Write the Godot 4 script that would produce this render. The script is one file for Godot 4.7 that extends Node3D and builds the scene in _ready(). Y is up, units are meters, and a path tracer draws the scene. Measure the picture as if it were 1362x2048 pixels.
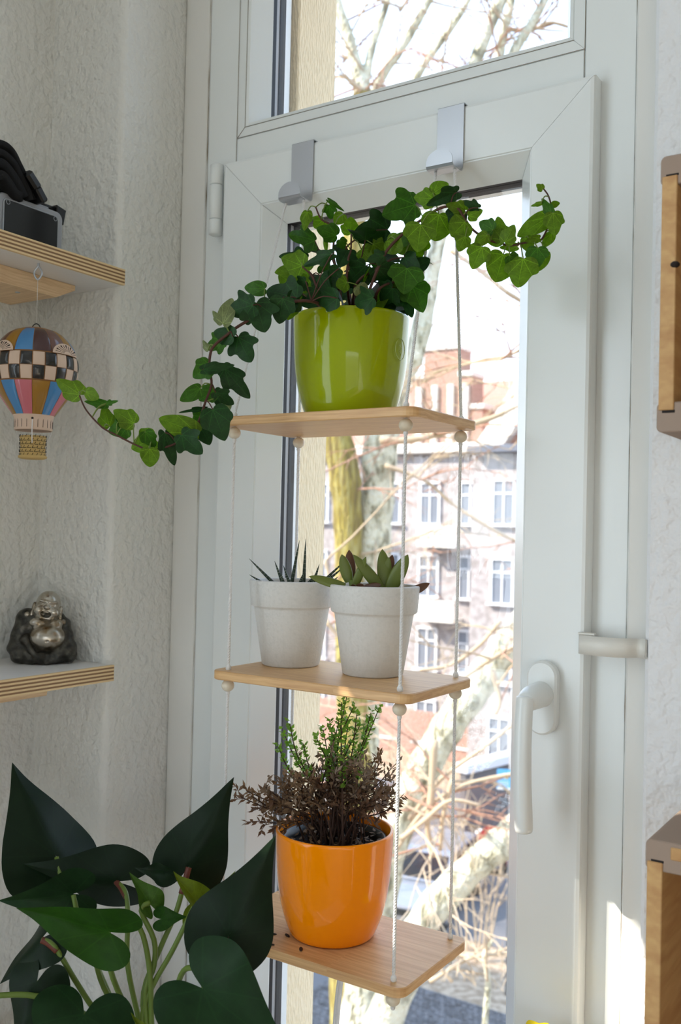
extends Node3D
# A window seen from inside: a rope shelf with potted plants hangs from two hooks on the casement; a street with bare trees outside.
# World: x along the window to the right, y up from eye height, -z outdoors. Metres.

const IVY_LEAVES := [
	[-0.537, 0.219, 0.18, -0.566, 0.229, 0.188, 1, 0],
	[-0.56, 0.207, 0.217, -0.586, 0.203, 0.222, 1, 0],
	[-0.562, 0.211, 0.209, -0.557, 0.185, 0.203, 1.15, 0],
	[-0.542, 0.216, 0.195, -0.548, 0.194, 0.192, 1, 0],
	[-0.559, 0.226, 0.201, -0.58, 0.228, 0.205, 0.6, 1],
	[-0.585, 0.19, 0.229, -0.584, 0.216, 0.219, 0.5, 3],
	[-0.592, 0.193, 0.225, -0.597, 0.203, 0.23, 0.6, 3],
	[-0.577, 0.178, 0.224, -0.599, 0.185, 0.227, 0.75, 0],
	[-0.592, 0.177, 0.22, -0.612, 0.171, 0.221, 0.85, 1],
	[-0.577, 0.179, 0.216, -0.565, 0.156, 0.215, 1, 0],
	[-0.602, 0.167, 0.229, -0.609, 0.177, 0.229, 0.5, 3],
	[-0.593, 0.145, 0.246, -0.572, 0.151, 0.228, 0.35, 0],
	[-0.594, 0.151, 0.236, -0.607, 0.14, 0.244, 1, 1],
	[-0.591, 0.15, 0.218, -0.572, 0.124, 0.205, 0.6, 0],
	[-0.597, 0.128, 0.245, -0.609, 0.116, 0.257, 0.6, 1],
	[-0.593, 0.128, 0.23, -0.605, 0.119, 0.237, 0.95, 1],
	[-0.591, 0.126, 0.23, -0.583, 0.116, 0.214, 0.75, 0],
	[-0.588, 0.119, 0.215, -0.59, 0.104, 0.221, 0.5, 3],
	[-0.6, 0.111, 0.234, -0.62, 0.107, 0.247, 0.18, 0],
	[-0.587, 0.109, 0.238, -0.577, 0.082, 0.232, 0.9, 0],
	[-0.602, 0.104, 0.233, -0.614, 0.096, 0.235, 1.1, 1],
	[-0.603, 0.088, 0.242, -0.627, 0.099, 0.265, 0.55, 2],
	[-0.61, 0.085, 0.254, -0.593, 0.068, 0.246, 0.9, 0],
	[-0.608, 0.094, 0.23, -0.597, 0.079, 0.23, 1, 0],
	[-0.626, 0.087, 0.259, -0.624, 0.058, 0.248, 0.55, 0],
	[-0.632, 0.071, 0.272, -0.635, 0.055, 0.268, 0.95, 2],
	[-0.637, 0.081, 0.262, -0.661, 0.073, 0.267, 0.9, 2],
	[-0.639, 0.087, 0.271, -0.637, 0.073, 0.261, 0.8, 1],
	[-0.65, 0.095, 0.275, -0.663, 0.106, 0.288, 0.8, 2],
	[-0.663, 0.096, 0.282, -0.658, 0.101, 0.267, 0.8, 1],
	[-0.68, 0.093, 0.277, -0.684, 0.112, 0.28, 0.8, 2],
	[-0.656, 0.091, 0.278, -0.676, 0.087, 0.282, 0.9, 1],
	[-0.679, 0.113, 0.282, -0.693, 0.115, 0.296, 0.4, 1],
	[-0.672, 0.113, 0.289, -0.658, 0.114, 0.289, 0.35, 1],
	[-0.702, 0.122, 0.294, -0.727, 0.138, 0.301, 0.6, 4],
	[-0.682, 0.122, 0.305, -0.669, 0.116, 0.303, 0.75, 4],
	[-0.421, 0.31, 0.128, -0.439, 0.312, 0.133, 0.9, 2],
	[-0.42, 0.314, 0.131, -0.406, 0.321, 0.129, 0.9, 2],
	[-0.402, 0.315, 0.119, -0.42, 0.301, 0.14, 0.5, 0],
	[-0.4, 0.299, 0.117, -0.406, 0.284, 0.12, 1.1, 0],
	[-0.394, 0.298, 0.116, -0.404, 0.3, 0.132, 0.7, 2],
	[-0.382, 0.299, 0.114, -0.393, 0.304, 0.124, 0.6, 0],
	[-0.391, 0.293, 0.115, -0.379, 0.297, 0.111, 0.9, 2],
	[-0.416, 0.295, 0.126, -0.419, 0.272, 0.126, 1.2, 2],
	[-0.427, 0.283, 0.14, -0.425, 0.258, 0.149, 1, 2],
	[-0.391, 0.285, 0.122, -0.397, 0.27, 0.135, 1, 2],
	[-0.388, 0.27, 0.127, -0.393, 0.257, 0.13, 1, 2],
	[-0.37, 0.279, 0.107, -0.382, 0.287, 0.111, 1, 1],
	[-0.364, 0.271, 0.1, -0.367, 0.292, 0.103, 0.7, 2],
	[-0.363, 0.271, 0.1, -0.381, 0.279, 0.101, 0.8, 2],
	[-0.357, 0.265, 0.109, -0.347, 0.278, 0.112, 0.85, 2],
	[-0.373, 0.273, 0.113, -0.384, 0.265, 0.115, 0.8, 2],
	[-0.379, 0.263, 0.111, -0.388, 0.245, 0.111, 1, 2],
	[-0.364, 0.258, 0.096, -0.368, 0.233, 0.101, 1, 2],
	[-0.344, 0.251, 0.097, -0.346, 0.225, 0.105, 1, 2],
	[-0.334, 0.262, 0.088, -0.333, 0.244, 0.092, 1, 1],
	[-0.354, 0.266, 0.088, -0.371, 0.267, 0.09, 0.45, 2],
	[-0.328, 0.292, 0.079, -0.353, 0.276, 0.088, 0.5, 2],
	[-0.321, 0.293, 0.085, -0.316, 0.271, 0.093, 0.7, 2],
	[-0.327, 0.279, 0.071, -0.334, 0.267, 0.075, 0.65, 2],
	[-0.334, 0.272, 0.084, -0.343, 0.268, 0.094, 0.5, 2],
	[-0.323, 0.292, 0.085, -0.333, 0.309, 0.083, 0.45, 1],
	[-0.333, 0.304, 0.084, -0.343, 0.303, 0.084, 0.4, 2],
	[-0.325, 0.303, 0.078, -0.319, 0.305, 0.073, 0.7, 2],
	[-0.328, 0.313, 0.094, -0.332, 0.317, 0.098, 0.95, 4],
	[-0.333, 0.262, 0.072, -0.341, 0.247, 0.067, 0.65, 2],
	[-0.355, 0.254, 0.102, -0.352, 0.246, 0.091, 0.9, 1],
	[-0.347, 0.274, 0.086, -0.344, 0.261, 0.081, 0.8, 2],
	[-0.466, 0.325, 0.082, -0.483, 0.311, 0.113, 0.85, 1],
	[-0.495, 0.304, 0.085, -0.513, 0.293, 0.116, 0.95, 0],
	[-0.527, 0.299, 0.104, -0.521, 0.312, 0.113, 1.1, 2],
	[-0.52, 0.287, 0.14, -0.529, 0.29, 0.159, 0.8, 1],
	[-0.551, 0.313, 0.118, -0.567, 0.308, 0.112, 0.9, 2],
	[-0.54, 0.324, 0.125, -0.543, 0.313, 0.117, 0.9, 1],
	[-0.554, 0.315, 0.142, -0.554, 0.296, 0.147, 0.55, 2],
	[-0.532, 0.318, 0.111, -0.536, 0.308, 0.119, 0.9, 2],
	[-0.52, 0.317, 0.155, -0.513, 0.31, 0.138, 0.22, 1],
	[-0.503, 0.258, 0.173, -0.532, 0.25, 0.178, 0.4, 0],
	[-0.555, 0.26, 0.147, -0.583, 0.273, 0.145, 0.75, 2],
	[-0.537, 0.249, 0.14, -0.523, 0.231, 0.138, 1.1, 0],
	[-0.5, 0.26, 0.117, -0.521, 0.246, 0.117, 1, 0],
	[-0.481, 0.254, 0.126, -0.477, 0.241, 0.104, 1, 0],
	[-0.456, 0.253, 0.113, -0.455, 0.229, 0.121, 1.2, 1],
	[-0.462, 0.266, 0.107, -0.447, 0.254, 0.107, 0.85, 0],
	[-0.471, 0.295, 0.076, -0.474, 0.272, 0.065, 1.15, 2],
	[-0.467, 0.29, 0.082, -0.484, 0.28, 0.086, 1, 2],
	[-0.495, 0.282, 0.112, -0.493, 0.279, 0.088, 0.8, 2],
	[-0.461, 0.241, 0.092, -0.446, 0.215, 0.101, 0.85, 1],
	[-0.469, 0.234, 0.092, -0.455, 0.209, 0.105, 0.5, 0],
	[-0.472, 0.236, 0.112, -0.493, 0.226, 0.102, 1, 0],
	[-0.468, 0.217, 0.154, -0.492, 0.216, 0.149, 0.9, 0],
	[-0.503, 0.219, 0.162, -0.531, 0.22, 0.159, 0.7, 0],
	[-0.501, 0.237, 0.149, -0.518, 0.236, 0.144, 0.85, 2],
	[-0.465, 0.259, 0.142, -0.475, 0.254, 0.153, 0.8, 0],
	[-0.52, 0.278, 0.119, -0.517, 0.258, 0.139, 0.8, 0],
	[-0.5, 0.246, 0.165, -0.513, 0.241, 0.162, 0.9, 0],
	[-0.532, 0.236, 0.173, -0.544, 0.232, 0.175, 1, 0],
	[-0.485, 0.23, 0.154, -0.487, 0.225, 0.136, 0.7, 3],
	[-0.506, 0.271, 0.097, -0.489, 0.255, 0.081, 0.28, 1],
	[-0.535, 0.286, 0.137, -0.535, 0.274, 0.135, 0.35, 2],
	[-0.54, 0.262, 0.136, -0.539, 0.26, 0.121, 1, 1],
	[-0.545, 0.22, 0.184, -0.542, 0.209, 0.166, 1, 0],
	[-0.555, 0.214, 0.164, -0.567, 0.206, 0.152, 0.8, 2],
	[-0.478, 0.249, 0.096, -0.478, 0.238, 0.076, 0.8, 2],
	[-0.527, 0.255, 0.104, -0.523, 0.245, 0.09, 0.9, 0],
	[-0.538, 0.248, 0.119, -0.538, 0.233, 0.137, 0.9, 0],
	[-0.469, 0.256, 0.079, -0.46, 0.243, 0.082, 0.9, 2],
	[-0.476, 0.282, 0.117, -0.46, 0.27, 0.12, 0.9, 2],
	[-0.511, 0.28, 0.108, -0.496, 0.266, 0.116, 0.8, 2],
	[-0.532, 0.232, 0.153, -0.535, 0.219, 0.164, 0.9, 0],
	[-0.51, 0.279, 0.149, -0.512, 0.273, 0.136, 0.7, 1],
]
var IVY_STEMS := [
	[Vector3(-0.543, 0.223, 0.103), Vector3(-0.527, 0.217, 0.17), Vector3(-0.544, 0.214, 0.186), Vector3(-0.558, 0.205, 0.2), Vector3(-0.574, 0.19, 0.217), Vector3(-0.581, 0.182, 0.224), Vector3(-0.591, 0.169, 0.234), Vector3(-0.594, 0.159, 0.236), Vector3(-0.594, 0.147, 0.236), Vector3(-0.593, 0.133, 0.234), Vector3(-0.597, 0.117, 0.237), Vector3(-0.602, 0.099, 0.24), Vector3(-0.608, 0.09, 0.244), Vector3(-0.619, 0.078, 0.251), Vector3(-0.63, 0.073, 0.258), Vector3(-0.64, 0.071, 0.264), Vector3(-0.652, 0.076, 0.272), Vector3(-0.666, 0.084, 0.281), Vector3(-0.676, 0.09, 0.288), Vector3(-0.685, 0.1, 0.294), Vector3(-0.691, 0.109, 0.298), Vector3(-0.695, 0.12, 0.301)],
	[Vector3(-0.516, 0.226, 0.086), Vector3(-0.487, 0.227, 0.132), Vector3(-0.482, 0.245, 0.129), Vector3(-0.474, 0.266, 0.125), Vector3(-0.465, 0.28, 0.119), Vector3(-0.454, 0.292, 0.112), Vector3(-0.443, 0.301, 0.106), Vector3(-0.415, 0.298, 0.131), Vector3(-0.405, 0.301, 0.125), Vector3(-0.398, 0.298, 0.121), Vector3(-0.395, 0.292, 0.118), Vector3(-0.39, 0.283, 0.114), Vector3(-0.383, 0.276, 0.11), Vector3(-0.373, 0.27, 0.103), Vector3(-0.365, 0.268, 0.098), Vector3(-0.359, 0.266, 0.094), Vector3(-0.351, 0.268, 0.089), Vector3(-0.343, 0.27, 0.084), Vector3(-0.336, 0.271, 0.079), Vector3(-0.332, 0.277, 0.077), Vector3(-0.329, 0.287, 0.075), Vector3(-0.327, 0.3, 0.074), Vector3(-0.329, 0.312, 0.076), Vector3(-0.333, 0.319, 0.079)],
	[Vector3(-0.531, 0.226, 0.095), Vector3(-0.515, 0.243, 0.127), Vector3(-0.514, 0.266, 0.127), Vector3(-0.512, 0.275, 0.126), Vector3(-0.512, 0.291, 0.126)],
	[Vector3(-0.556, 0.225, 0.111), Vector3(-0.539, 0.235, 0.143), Vector3(-0.544, 0.249, 0.146), Vector3(-0.552, 0.258, 0.151)],
	[Vector3(-0.529, 0.226, 0.094), Vector3(-0.506, 0.244, 0.122), Vector3(-0.488, 0.259, 0.11), Vector3(-0.478, 0.267, 0.104), Vector3(-0.468, 0.269, 0.097)],
	[Vector3(-0.546, 0.226, 0.105), Vector3(-0.523, 0.245, 0.127), Vector3(-0.529, 0.269, 0.131), Vector3(-0.529, 0.297, 0.132), Vector3(-0.539, 0.306, 0.139), Vector3(-0.544, 0.318, 0.142)],
	[Vector3(-0.51, 0.227, 0.082), Vector3(-0.484, 0.234, 0.119), Vector3(-0.473, 0.242, 0.111), Vector3(-0.461, 0.242, 0.104), Vector3(-0.456, 0.239, 0.101)],
	[Vector3(-0.523, 0.226, 0.09), Vector3(-0.518, 0.263, 0.118), Vector3(-0.522, 0.278, 0.121), Vector3(-0.514, 0.288, 0.116)],
]
const ANTHURIUM_LEAVES := [
	[-0.78, -0.338, 0.239, -0.836, -0.249, 0.253, 0.95, 0],
	[-0.707, -0.352, 0.226, -0.786, -0.34, 0.278, 0.62, 0],
	[-0.711, -0.35, 0.277, -0.754, -0.355, 0.329, 0.72, 1],
	[-0.638, -0.36, 0.301, -0.69, -0.333, 0.359, 0.7, 2],
	[-0.704, -0.376, 0.319, -0.731, -0.412, 0.348, 0.9, 0],
	[-0.691, -0.406, 0.334, -0.694, -0.46, 0.359, 0.9, 0],
	[-0.625, -0.414, 0.339, -0.595, -0.455, 0.39, 1.15, 1],
	[-0.528, -0.38, 0.3, -0.441, -0.419, 0.29, 0.85, 1],
	[-0.536, -0.353, 0.258, -0.52, -0.275, 0.214, 0.82, 0],
	[-0.626, -0.325, 0.21, -0.605, -0.243, 0.174, 0.74, 0],
	[-0.636, -0.35, 0.252, -0.65, -0.32, 0.262, 0.75, 3],
	[-0.629, -0.322, 0.242, -0.66, -0.325, 0.25, 0.7, 0],
	[-0.624, -0.362, 0.249, -0.604, -0.359, 0.237, 0.9, 2],
	[-0.593, -0.343, 0.236, -0.61, -0.315, 0.247, 0.8, 4],
	[-0.609, -0.37, 0.21, -0.596, -0.33, 0.179, 0.5, 4],
	[-0.569, -0.363, 0.256, -0.576, -0.378, 0.26, 0.9, 4],
	[-0.564, -0.43, 0.322, -0.578, -0.401, 0.332, 0.5, 4],
]
var PETIOLES := [
	[Vector3(-0.707, -0.352, 0.226), Vector3(-0.685, -0.356, 0.234), Vector3(-0.67, -0.375, 0.245), Vector3(-0.657, -0.41, 0.257), Vector3(-0.634, -0.456, 0.262), Vector3(-0.607, -0.492, 0.27)],
	[Vector3(-0.638, -0.36, 0.301), Vector3(-0.641, -0.375, 0.299), Vector3(-0.638, -0.403, 0.294), Vector3(-0.623, -0.45, 0.28), Vector3(-0.606, -0.492, 0.274)],
	[Vector3(-0.635, -0.356, 0.275), Vector3(-0.625, -0.37, 0.271), Vector3(-0.618, -0.404, 0.268), Vector3(-0.614, -0.453, 0.268), Vector3(-0.605, -0.492, 0.273)],
	[Vector3(-0.629, -0.345, 0.259), Vector3(-0.633, -0.351, 0.266), Vector3(-0.621, -0.376, 0.261), Vector3(-0.618, -0.398, 0.263), Vector3(-0.622, -0.421, 0.269), Vector3(-0.617, -0.462, 0.269), Vector3(-0.616, -0.492, 0.27)],
	[Vector3(-0.613, -0.319, 0.225), Vector3(-0.613, -0.338, 0.233), Vector3(-0.614, -0.358, 0.241), Vector3(-0.621, -0.388, 0.253), Vector3(-0.628, -0.424, 0.265), Vector3(-0.621, -0.464, 0.267), Vector3(-0.606, -0.492, 0.276)],
	[Vector3(-0.59, -0.341, 0.24), Vector3(-0.598, -0.366, 0.248), Vector3(-0.606, -0.388, 0.255), Vector3(-0.617, -0.415, 0.265), Vector3(-0.623, -0.441, 0.271), Vector3(-0.619, -0.466, 0.271), Vector3(-0.617, -0.492, 0.266)],
	[Vector3(-0.696, -0.373, 0.326), Vector3(-0.686, -0.378, 0.32), Vector3(-0.67, -0.408, 0.309), Vector3(-0.655, -0.435, 0.298), Vector3(-0.628, -0.47, 0.28), Vector3(-0.617, -0.492, 0.272)],
	[Vector3(-0.703, -0.347, 0.284), Vector3(-0.69, -0.377, 0.284), Vector3(-0.674, -0.401, 0.282), Vector3(-0.66, -0.422, 0.283), Vector3(-0.631, -0.469, 0.272), Vector3(-0.618, -0.492, 0.273)],
	[Vector3(-0.537, -0.387, 0.288), Vector3(-0.545, -0.378, 0.282), Vector3(-0.558, -0.378, 0.28), Vector3(-0.572, -0.389, 0.278), Vector3(-0.588, -0.433, 0.276), Vector3(-0.601, -0.464, 0.273), Vector3(-0.616, -0.492, 0.275)],
	[Vector3(-0.708, -0.408, 0.381), Vector3(-0.702, -0.409, 0.365), Vector3(-0.682, -0.414, 0.34), Vector3(-0.656, -0.434, 0.31), Vector3(-0.617, -0.492, 0.276)],
	[Vector3(-0.564, -0.411, 0.275), Vector3(-0.581, -0.436, 0.274), Vector3(-0.603, -0.473, 0.275), Vector3(-0.616, -0.492, 0.262)],
	[Vector3(-0.764, -0.333, 0.252), Vector3(-0.735, -0.366, 0.262), Vector3(-0.697, -0.403, 0.267), Vector3(-0.651, -0.465, 0.265), Vector3(-0.619, -0.492, 0.275)],
	[Vector3(-0.542, -0.358, 0.25), Vector3(-0.559, -0.398, 0.254), Vector3(-0.588, -0.446, 0.266), Vector3(-0.606, -0.471, 0.271), Vector3(-0.619, -0.492, 0.266)],
	[Vector3(-0.691, -0.406, 0.334), Vector3(-0.68, -0.432, 0.322), Vector3(-0.63, -0.477, 0.285), Vector3(-0.605, -0.492, 0.268)],
	[Vector3(-0.633, -0.419, 0.332), Vector3(-0.624, -0.447, 0.309), Vector3(-0.608, -0.48, 0.282), Vector3(-0.611, -0.492, 0.27)],
]
var TREE_LIMBS := [
	[1, [Vector4(-4.81, -7.13, -6.86, 0.255), Vector4(-4.8, -5.51, -6.82, 0.232), Vector4(-4.79, -4.57, -6.81, 0.209), Vector4(-4.78, -3.88, -6.8, 0.197), Vector4(-4.76, -2.96, -6.79, 0.186), Vector4(-4.79, -1.94, -6.75, 0.153), Vector4(-4.83, -0.87, -6.7, 0.135), Vector4(-4.85, 0.06, -6.66, 0.135), Vector4(-4.88, 0.52, -6.63, 0.153), Vector4(-4.95, 0.93, -6.58, 0.13), Vector4(-4.98, 1.4, -6.54, 0.111), Vector4(-4.89, 2.14, -6.59, 0.102), Vector4(-4.81, 2.98, -6.62, 0.097), Vector4(-4.78, 3.77, -6.62, 0.097), Vector4(-4.77, 4.05, -6.62, 0.093)]],
	[0, [Vector4(-4.83, -3.93, -6.89, 0.141), Vector4(-4.78, -2.52, -6.89, 0.145), Vector4(-4.75, -1.81, -6.89, 0.136), Vector4(-4.71, -1.11, -6.9, 0.15), Vector4(-4.69, -0.17, -6.89, 0.15), Vector4(-4.67, 0.39, -6.89, 0.159), Vector4(-4.65, 0.86, -6.89, 0.164), Vector4(-4.55, 1.33, -6.95, 0.131), Vector4(-4.39, 1.71, -7.04, 0.103), Vector4(-4.31, 2.14, -7.09, 0.084), Vector4(-4.26, 2.51, -7.11, 0.08), Vector4(-4.19, 2.94, -7.15, 0.07), Vector4(-4.13, 3.6, -7.17, 0.061), Vector4(-3.91, 4.54, -7.29, 0.061), Vector4(-3.6, 5.39, -7.47, 0.056)]],
	[0, [Vector4(-4.52, -4.6, -6.51, 0.199), Vector4(-4.44, -3.71, -6.54, 0.186), Vector4(-4.33, -2.91, -6.6, 0.164), Vector4(-4.21, -2.46, -6.66, 0.155), Vector4(-4.04, -2.06, -6.76, 0.146), Vector4(-3.84, -1.65, -6.88, 0.146), Vector4(-3.64, -1.31, -7, 0.146), Vector4(-3.46, -1.02, -7.12, 0.146), Vector4(-3.31, -0.75, -7.21, 0.133), Vector4(-3.06, -0.21, -7.36, 0.133)]],
	[0, [Vector4(-4.12, -4.36, -6.05, 0.165), Vector4(-3.92, -3.69, -6.16, 0.153), Vector4(-3.76, -3.21, -6.25, 0.136), Vector4(-3.58, -2.94, -6.37, 0.132), Vector4(-3.39, -2.71, -6.48, 0.124), Vector4(-3.2, -2.52, -6.6, 0.136), Vector4(-3.07, -2.39, -6.69, 0.144), Vector4(-2.83, -2.13, -6.84, 0.144)]],
	[0, [Vector4(-4.77, 4.05, -6.62, 0.084), Vector4(-4.83, 4.32, -6.58, 0.06), Vector4(-4.89, 4.6, -6.53, 0.051), Vector4(-4.96, 4.83, -6.48, 0.046), Vector4(-5.04, 5.2, -6.42, 0.037)]],
	[0, [Vector4(-4.77, 4.05, -6.62, 0.056), Vector4(-4.74, 4.28, -6.64, 0.042), Vector4(-4.7, 4.51, -6.66, 0.035), Vector4(-4.61, 4.84, -6.71, 0.03), Vector4(-4.53, 5.17, -6.75, 0.023)]],
	[0, [Vector4(-4.85, 4.14, -6.92, 0.048), Vector4(-4.77, 4.38, -6.97, 0.046), Vector4(-4.63, 4.62, -7.05, 0.043), Vector4(-4.52, 4.86, -7.13, 0.038), Vector4(-4.36, 5.2, -7.22, 0.034), Vector4(-4.24, 5.45, -7.29, 0.029)]],
	[0, [Vector4(-4.78, 4.13, -7.33, 0.04), Vector4(-4.62, 4.55, -7.42, 0.037), Vector4(-4.49, 4.8, -7.51, 0.035), Vector4(-4.35, 5.03, -7.59, 0.035), Vector4(-4.21, 5.31, -7.67, 0.03), Vector4(-4.13, 5.53, -7.72, 0.025)]],
	[0, [Vector4(-3.97, 4.35, -7.73, 0.049), Vector4(-3.92, 4.7, -7.76, 0.049), Vector4(-3.88, 4.94, -7.78, 0.044), Vector4(-3.84, 5.14, -7.8, 0.039), Vector4(-3.8, 5.48, -7.82, 0.034)]],
	[0, [Vector4(-3.77, 4.36, -7.51, 0.047), Vector4(-3.67, 4.6, -7.56, 0.047), Vector4(-3.57, 4.79, -7.62, 0.043), Vector4(-3.46, 5.03, -7.69, 0.038), Vector4(-3.36, 5.32, -7.75, 0.033)]],
	[2, [Vector4(-3.83, 4.9, -7.69, 0.022), Vector4(-3.63, 4.89, -7.82, 0.019), Vector4(-3.47, 4.97, -7.92, 0.017), Vector4(-3.31, 4.93, -8.03, 0.015)]],
	[2, [Vector4(-4.35, 4.39, -7.24, 0.014), Vector4(-4.21, 4.15, -7.34, 0.012), Vector4(-4.1, 3.73, -7.42, 0.012)]],
	[2, [Vector4(-4.86, 4.18, -6.44, 0.018), Vector4(-4.8, 4.11, -6.48, 0.023), Vector4(-4.73, 4.04, -6.53, 0.028)]],
	[2, [Vector4(-4.49, 4.84, -6.79, 0.016), Vector4(-4.43, 4.94, -6.82, 0.014), Vector4(-4.37, 5.08, -6.86, 0.012)]],
	[2, [Vector4(-4.3, 0.79, -6.29, 0.035), Vector4(-4.08, 0.8, -6.43, 0.03), Vector4(-3.79, 0.89, -6.61, 0.026), Vector4(-3.49, 1.01, -6.81, 0.022), Vector4(-3.25, 1.15, -6.96, 0.017), Vector4(-3.07, 1.22, -7.08, 0.017)]],
	[2, [Vector4(-3.85, 2.48, -6.66, 0.022), Vector4(-3.63, 2.31, -6.81, 0.022), Vector4(-3.45, 2.14, -6.93, 0.022), Vector4(-3.34, 2.06, -7.01, 0.02), Vector4(-3.11, 1.89, -7.15, 0.018)]],
	[2, [Vector4(-3.33, 1.62, -7.02, 0.015), Vector4(-3.48, 1.53, -6.93, 0.013)]],
	[2, [Vector4(-4.52, 0.61, -6.75, 0.021), Vector4(-4.21, 0.48, -6.95, 0.018), Vector4(-3.98, 0.26, -7.11, 0.016), Vector4(-3.67, 0.04, -7.31, 0.016), Vector4(-3.43, -0.09, -7.47, 0.014)]],
	[2, [Vector4(-4.91, -0.81, -6.41, 0.02), Vector4(-4.72, -1.08, -6.54, 0.018)]],
	[2, [Vector4(-3.67, -2.25, -5.81, 0.02), Vector4(-3.47, -1.93, -5.93, 0.018), Vector4(-3.21, -1.69, -6.1, 0.016), Vector4(-2.92, -1.41, -6.28, 0.014)]],
	[2, [Vector4(-3.71, -2.46, -5.67, 0.019), Vector4(-3.52, -2.14, -5.79, 0.017), Vector4(-3.27, -1.94, -5.95, 0.015), Vector4(-2.88, -1.83, -6.2, 0.014)]],
	[2, [Vector4(-3.42, -1.58, -5.72, 0.031), Vector4(-3.44, -2.04, -5.72, 0.027), Vector4(-3.46, -2.23, -5.71, 0.023), Vector4(-3.42, -2.47, -5.75, 0.019)]],
	[2, [Vector4(-3.35, -1.9, -5.9, 0.019), Vector4(-3.41, -2.22, -5.86, 0.017), Vector4(-3.42, -2.45, -5.86, 0.015)]],
	[2, [Vector4(-3.58, -2.31, -5.51, 0.021), Vector4(-3.43, -2.16, -5.61, 0.019), Vector4(-3.27, -2.01, -5.71, 0.015), Vector4(-3.08, -2.04, -5.83, 0.011)]],
	[2, [Vector4(-3.21, -0.7, -6.43, 0.02), Vector4(-3.35, -0.9, -6.35, 0.018), Vector4(-3.55, -1.07, -6.22, 0.016), Vector4(-3.76, -1.12, -6.09, 0.014)]],
	[2, [Vector4(-3, -0.84, -6.45, 0.024), Vector4(-3.24, -1.01, -6.31, 0.02), Vector4(-3.44, -1.18, -6.18, 0.018)]],
	[2, [Vector4(-3.18, -1.08, -6.23, 0.024), Vector4(-3.13, -1.31, -6.27, 0.02), Vector4(-3.16, -1.43, -6.25, 0.016)]],
	[2, [Vector4(-4.89, -0.89, -6.3, 0.02), Vector4(-4.82, -0.53, -6.34, 0.018), Vector4(-4.86, -0.26, -6.31, 0.018)]],
]
var SAPLING_LIMBS := [
	[0, [Vector4(-2.92, -4.44, -5.64, 0.029), Vector4(-2.91, -3.9, -5.63, 0.025), Vector4(-2.91, -3.53, -5.62, 0.023), Vector4(-2.9, -3.32, -5.63, 0.022), Vector4(-2.9, -3.18, -5.62, 0.02), Vector4(-2.92, -3.03, -5.6, 0.016), Vector4(-2.87, -2.93, -5.63, 0.011)]],
	[2, [Vector4(-3.25, -3.24, -5.4, 0.016), Vector4(-3.11, -3.13, -5.48, 0.014), Vector4(-2.98, -3.05, -5.57, 0.013), Vector4(-2.8, -3.02, -5.68, 0.011), Vector4(-2.64, -2.96, -5.78, 0.009)]],
	[2, [Vector4(-3.28, -3.14, -5.49, 0.009), Vector4(-3.1, -3.09, -5.61, 0.009), Vector4(-2.91, -3.06, -5.73, 0.009), Vector4(-2.68, -3.13, -5.88, 0.007)]],
	[2, [Vector4(-3.11, -3.23, -5.48, 0.014), Vector4(-3.17, -3.15, -5.44, 0.011), Vector4(-3.19, -3.1, -5.43, 0.009)]],
]

var M := {}
var rng := RandomNumberGenerator.new()
var used := {}

# ---------------------------------------------------------------- naming and placing
func numbered(called: String) -> String:
	var n: int = used.get(called, 0)
	used[called] = n + 1
	return called if n == 0 else "%s_%03d" % [called, n]

func tag(o: Node, label: String, category: String, group := "") -> Node:
	o.set_meta("label", label)
	o.set_meta("category", category)
	if group != "":
		o.set_meta("group", group)
	return o

func thing(called: String, label: String, category: String, at := Vector3.ZERO, turn := 0.0, group := "") -> Node3D:
	var o := Node3D.new()
	o.name = numbered(called)
	add_child(o, true)
	o.position = at
	o.rotation.y = turn
	tag(o, label, category, group)
	return o

func origin_of(n: Node) -> Vector3:
	var p := Vector3.ZERO
	while n != null and n != self:
		if n is Node3D:
			p += (n as Node3D).position
		n = n.get_parent()
	return p

# a part in its parent's own axes
func part(called: String, shape, mat: Material, parent: Node = self, kind := "") -> MeshInstance3D:
	var o := MeshInstance3D.new()
	o.mesh = shape.commit() if shape is SurfaceTool else shape
	o.material_override = mat
	o.name = called if parent != self else numbered(called)
	parent.add_child(o, true)
	if kind != "":
		o.set_meta("kind", kind)
	return o

# a part whose shape was laid out in world coordinates
func wpart(called: String, shape, mat: Material, parent: Node = self, kind := "") -> MeshInstance3D:
	var o := part(called, shape, mat, parent, kind)
	if parent != self:
		o.position = -origin_of(parent)
	return o

func struct(called: String, shape, mat: Material, parent: Node = self) -> MeshInstance3D:
	var o := wpart(called, shape, mat, parent)
	if parent == self:
		o.set_meta("kind", "structure")
	return o

# ---------------------------------------------------------------- mesh helpers
func mb(smooth := true) -> SurfaceTool:
	var st := SurfaceTool.new()
	st.begin(Mesh.PRIMITIVE_TRIANGLES)
	st.set_smooth_group(0 if smooth else -1)
	return st

func fin(st: SurfaceTool) -> ArrayMesh:
	st.generate_normals()
	return st.commit()

func tri(st: SurfaceTool, a: Vector3, b: Vector3, c: Vector3) -> void:  # counter-clockwise from outside
	st.add_vertex(a)
	st.add_vertex(c)
	st.add_vertex(b)

func quad(st: SurfaceTool, a: Vector3, b: Vector3, c: Vector3, d: Vector3) -> void:
	tri(st, a, b, c)
	tri(st, a, c, d)

func tri_out(st: SurfaceTool, a: Vector3, b: Vector3, c: Vector3, mid: Vector3) -> void:
	if (b - a).cross(c - a).dot((a + b + c) / 3.0 - mid) >= 0.0:
		tri(st, a, b, c)
	else:
		tri(st, a, c, b)

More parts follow.
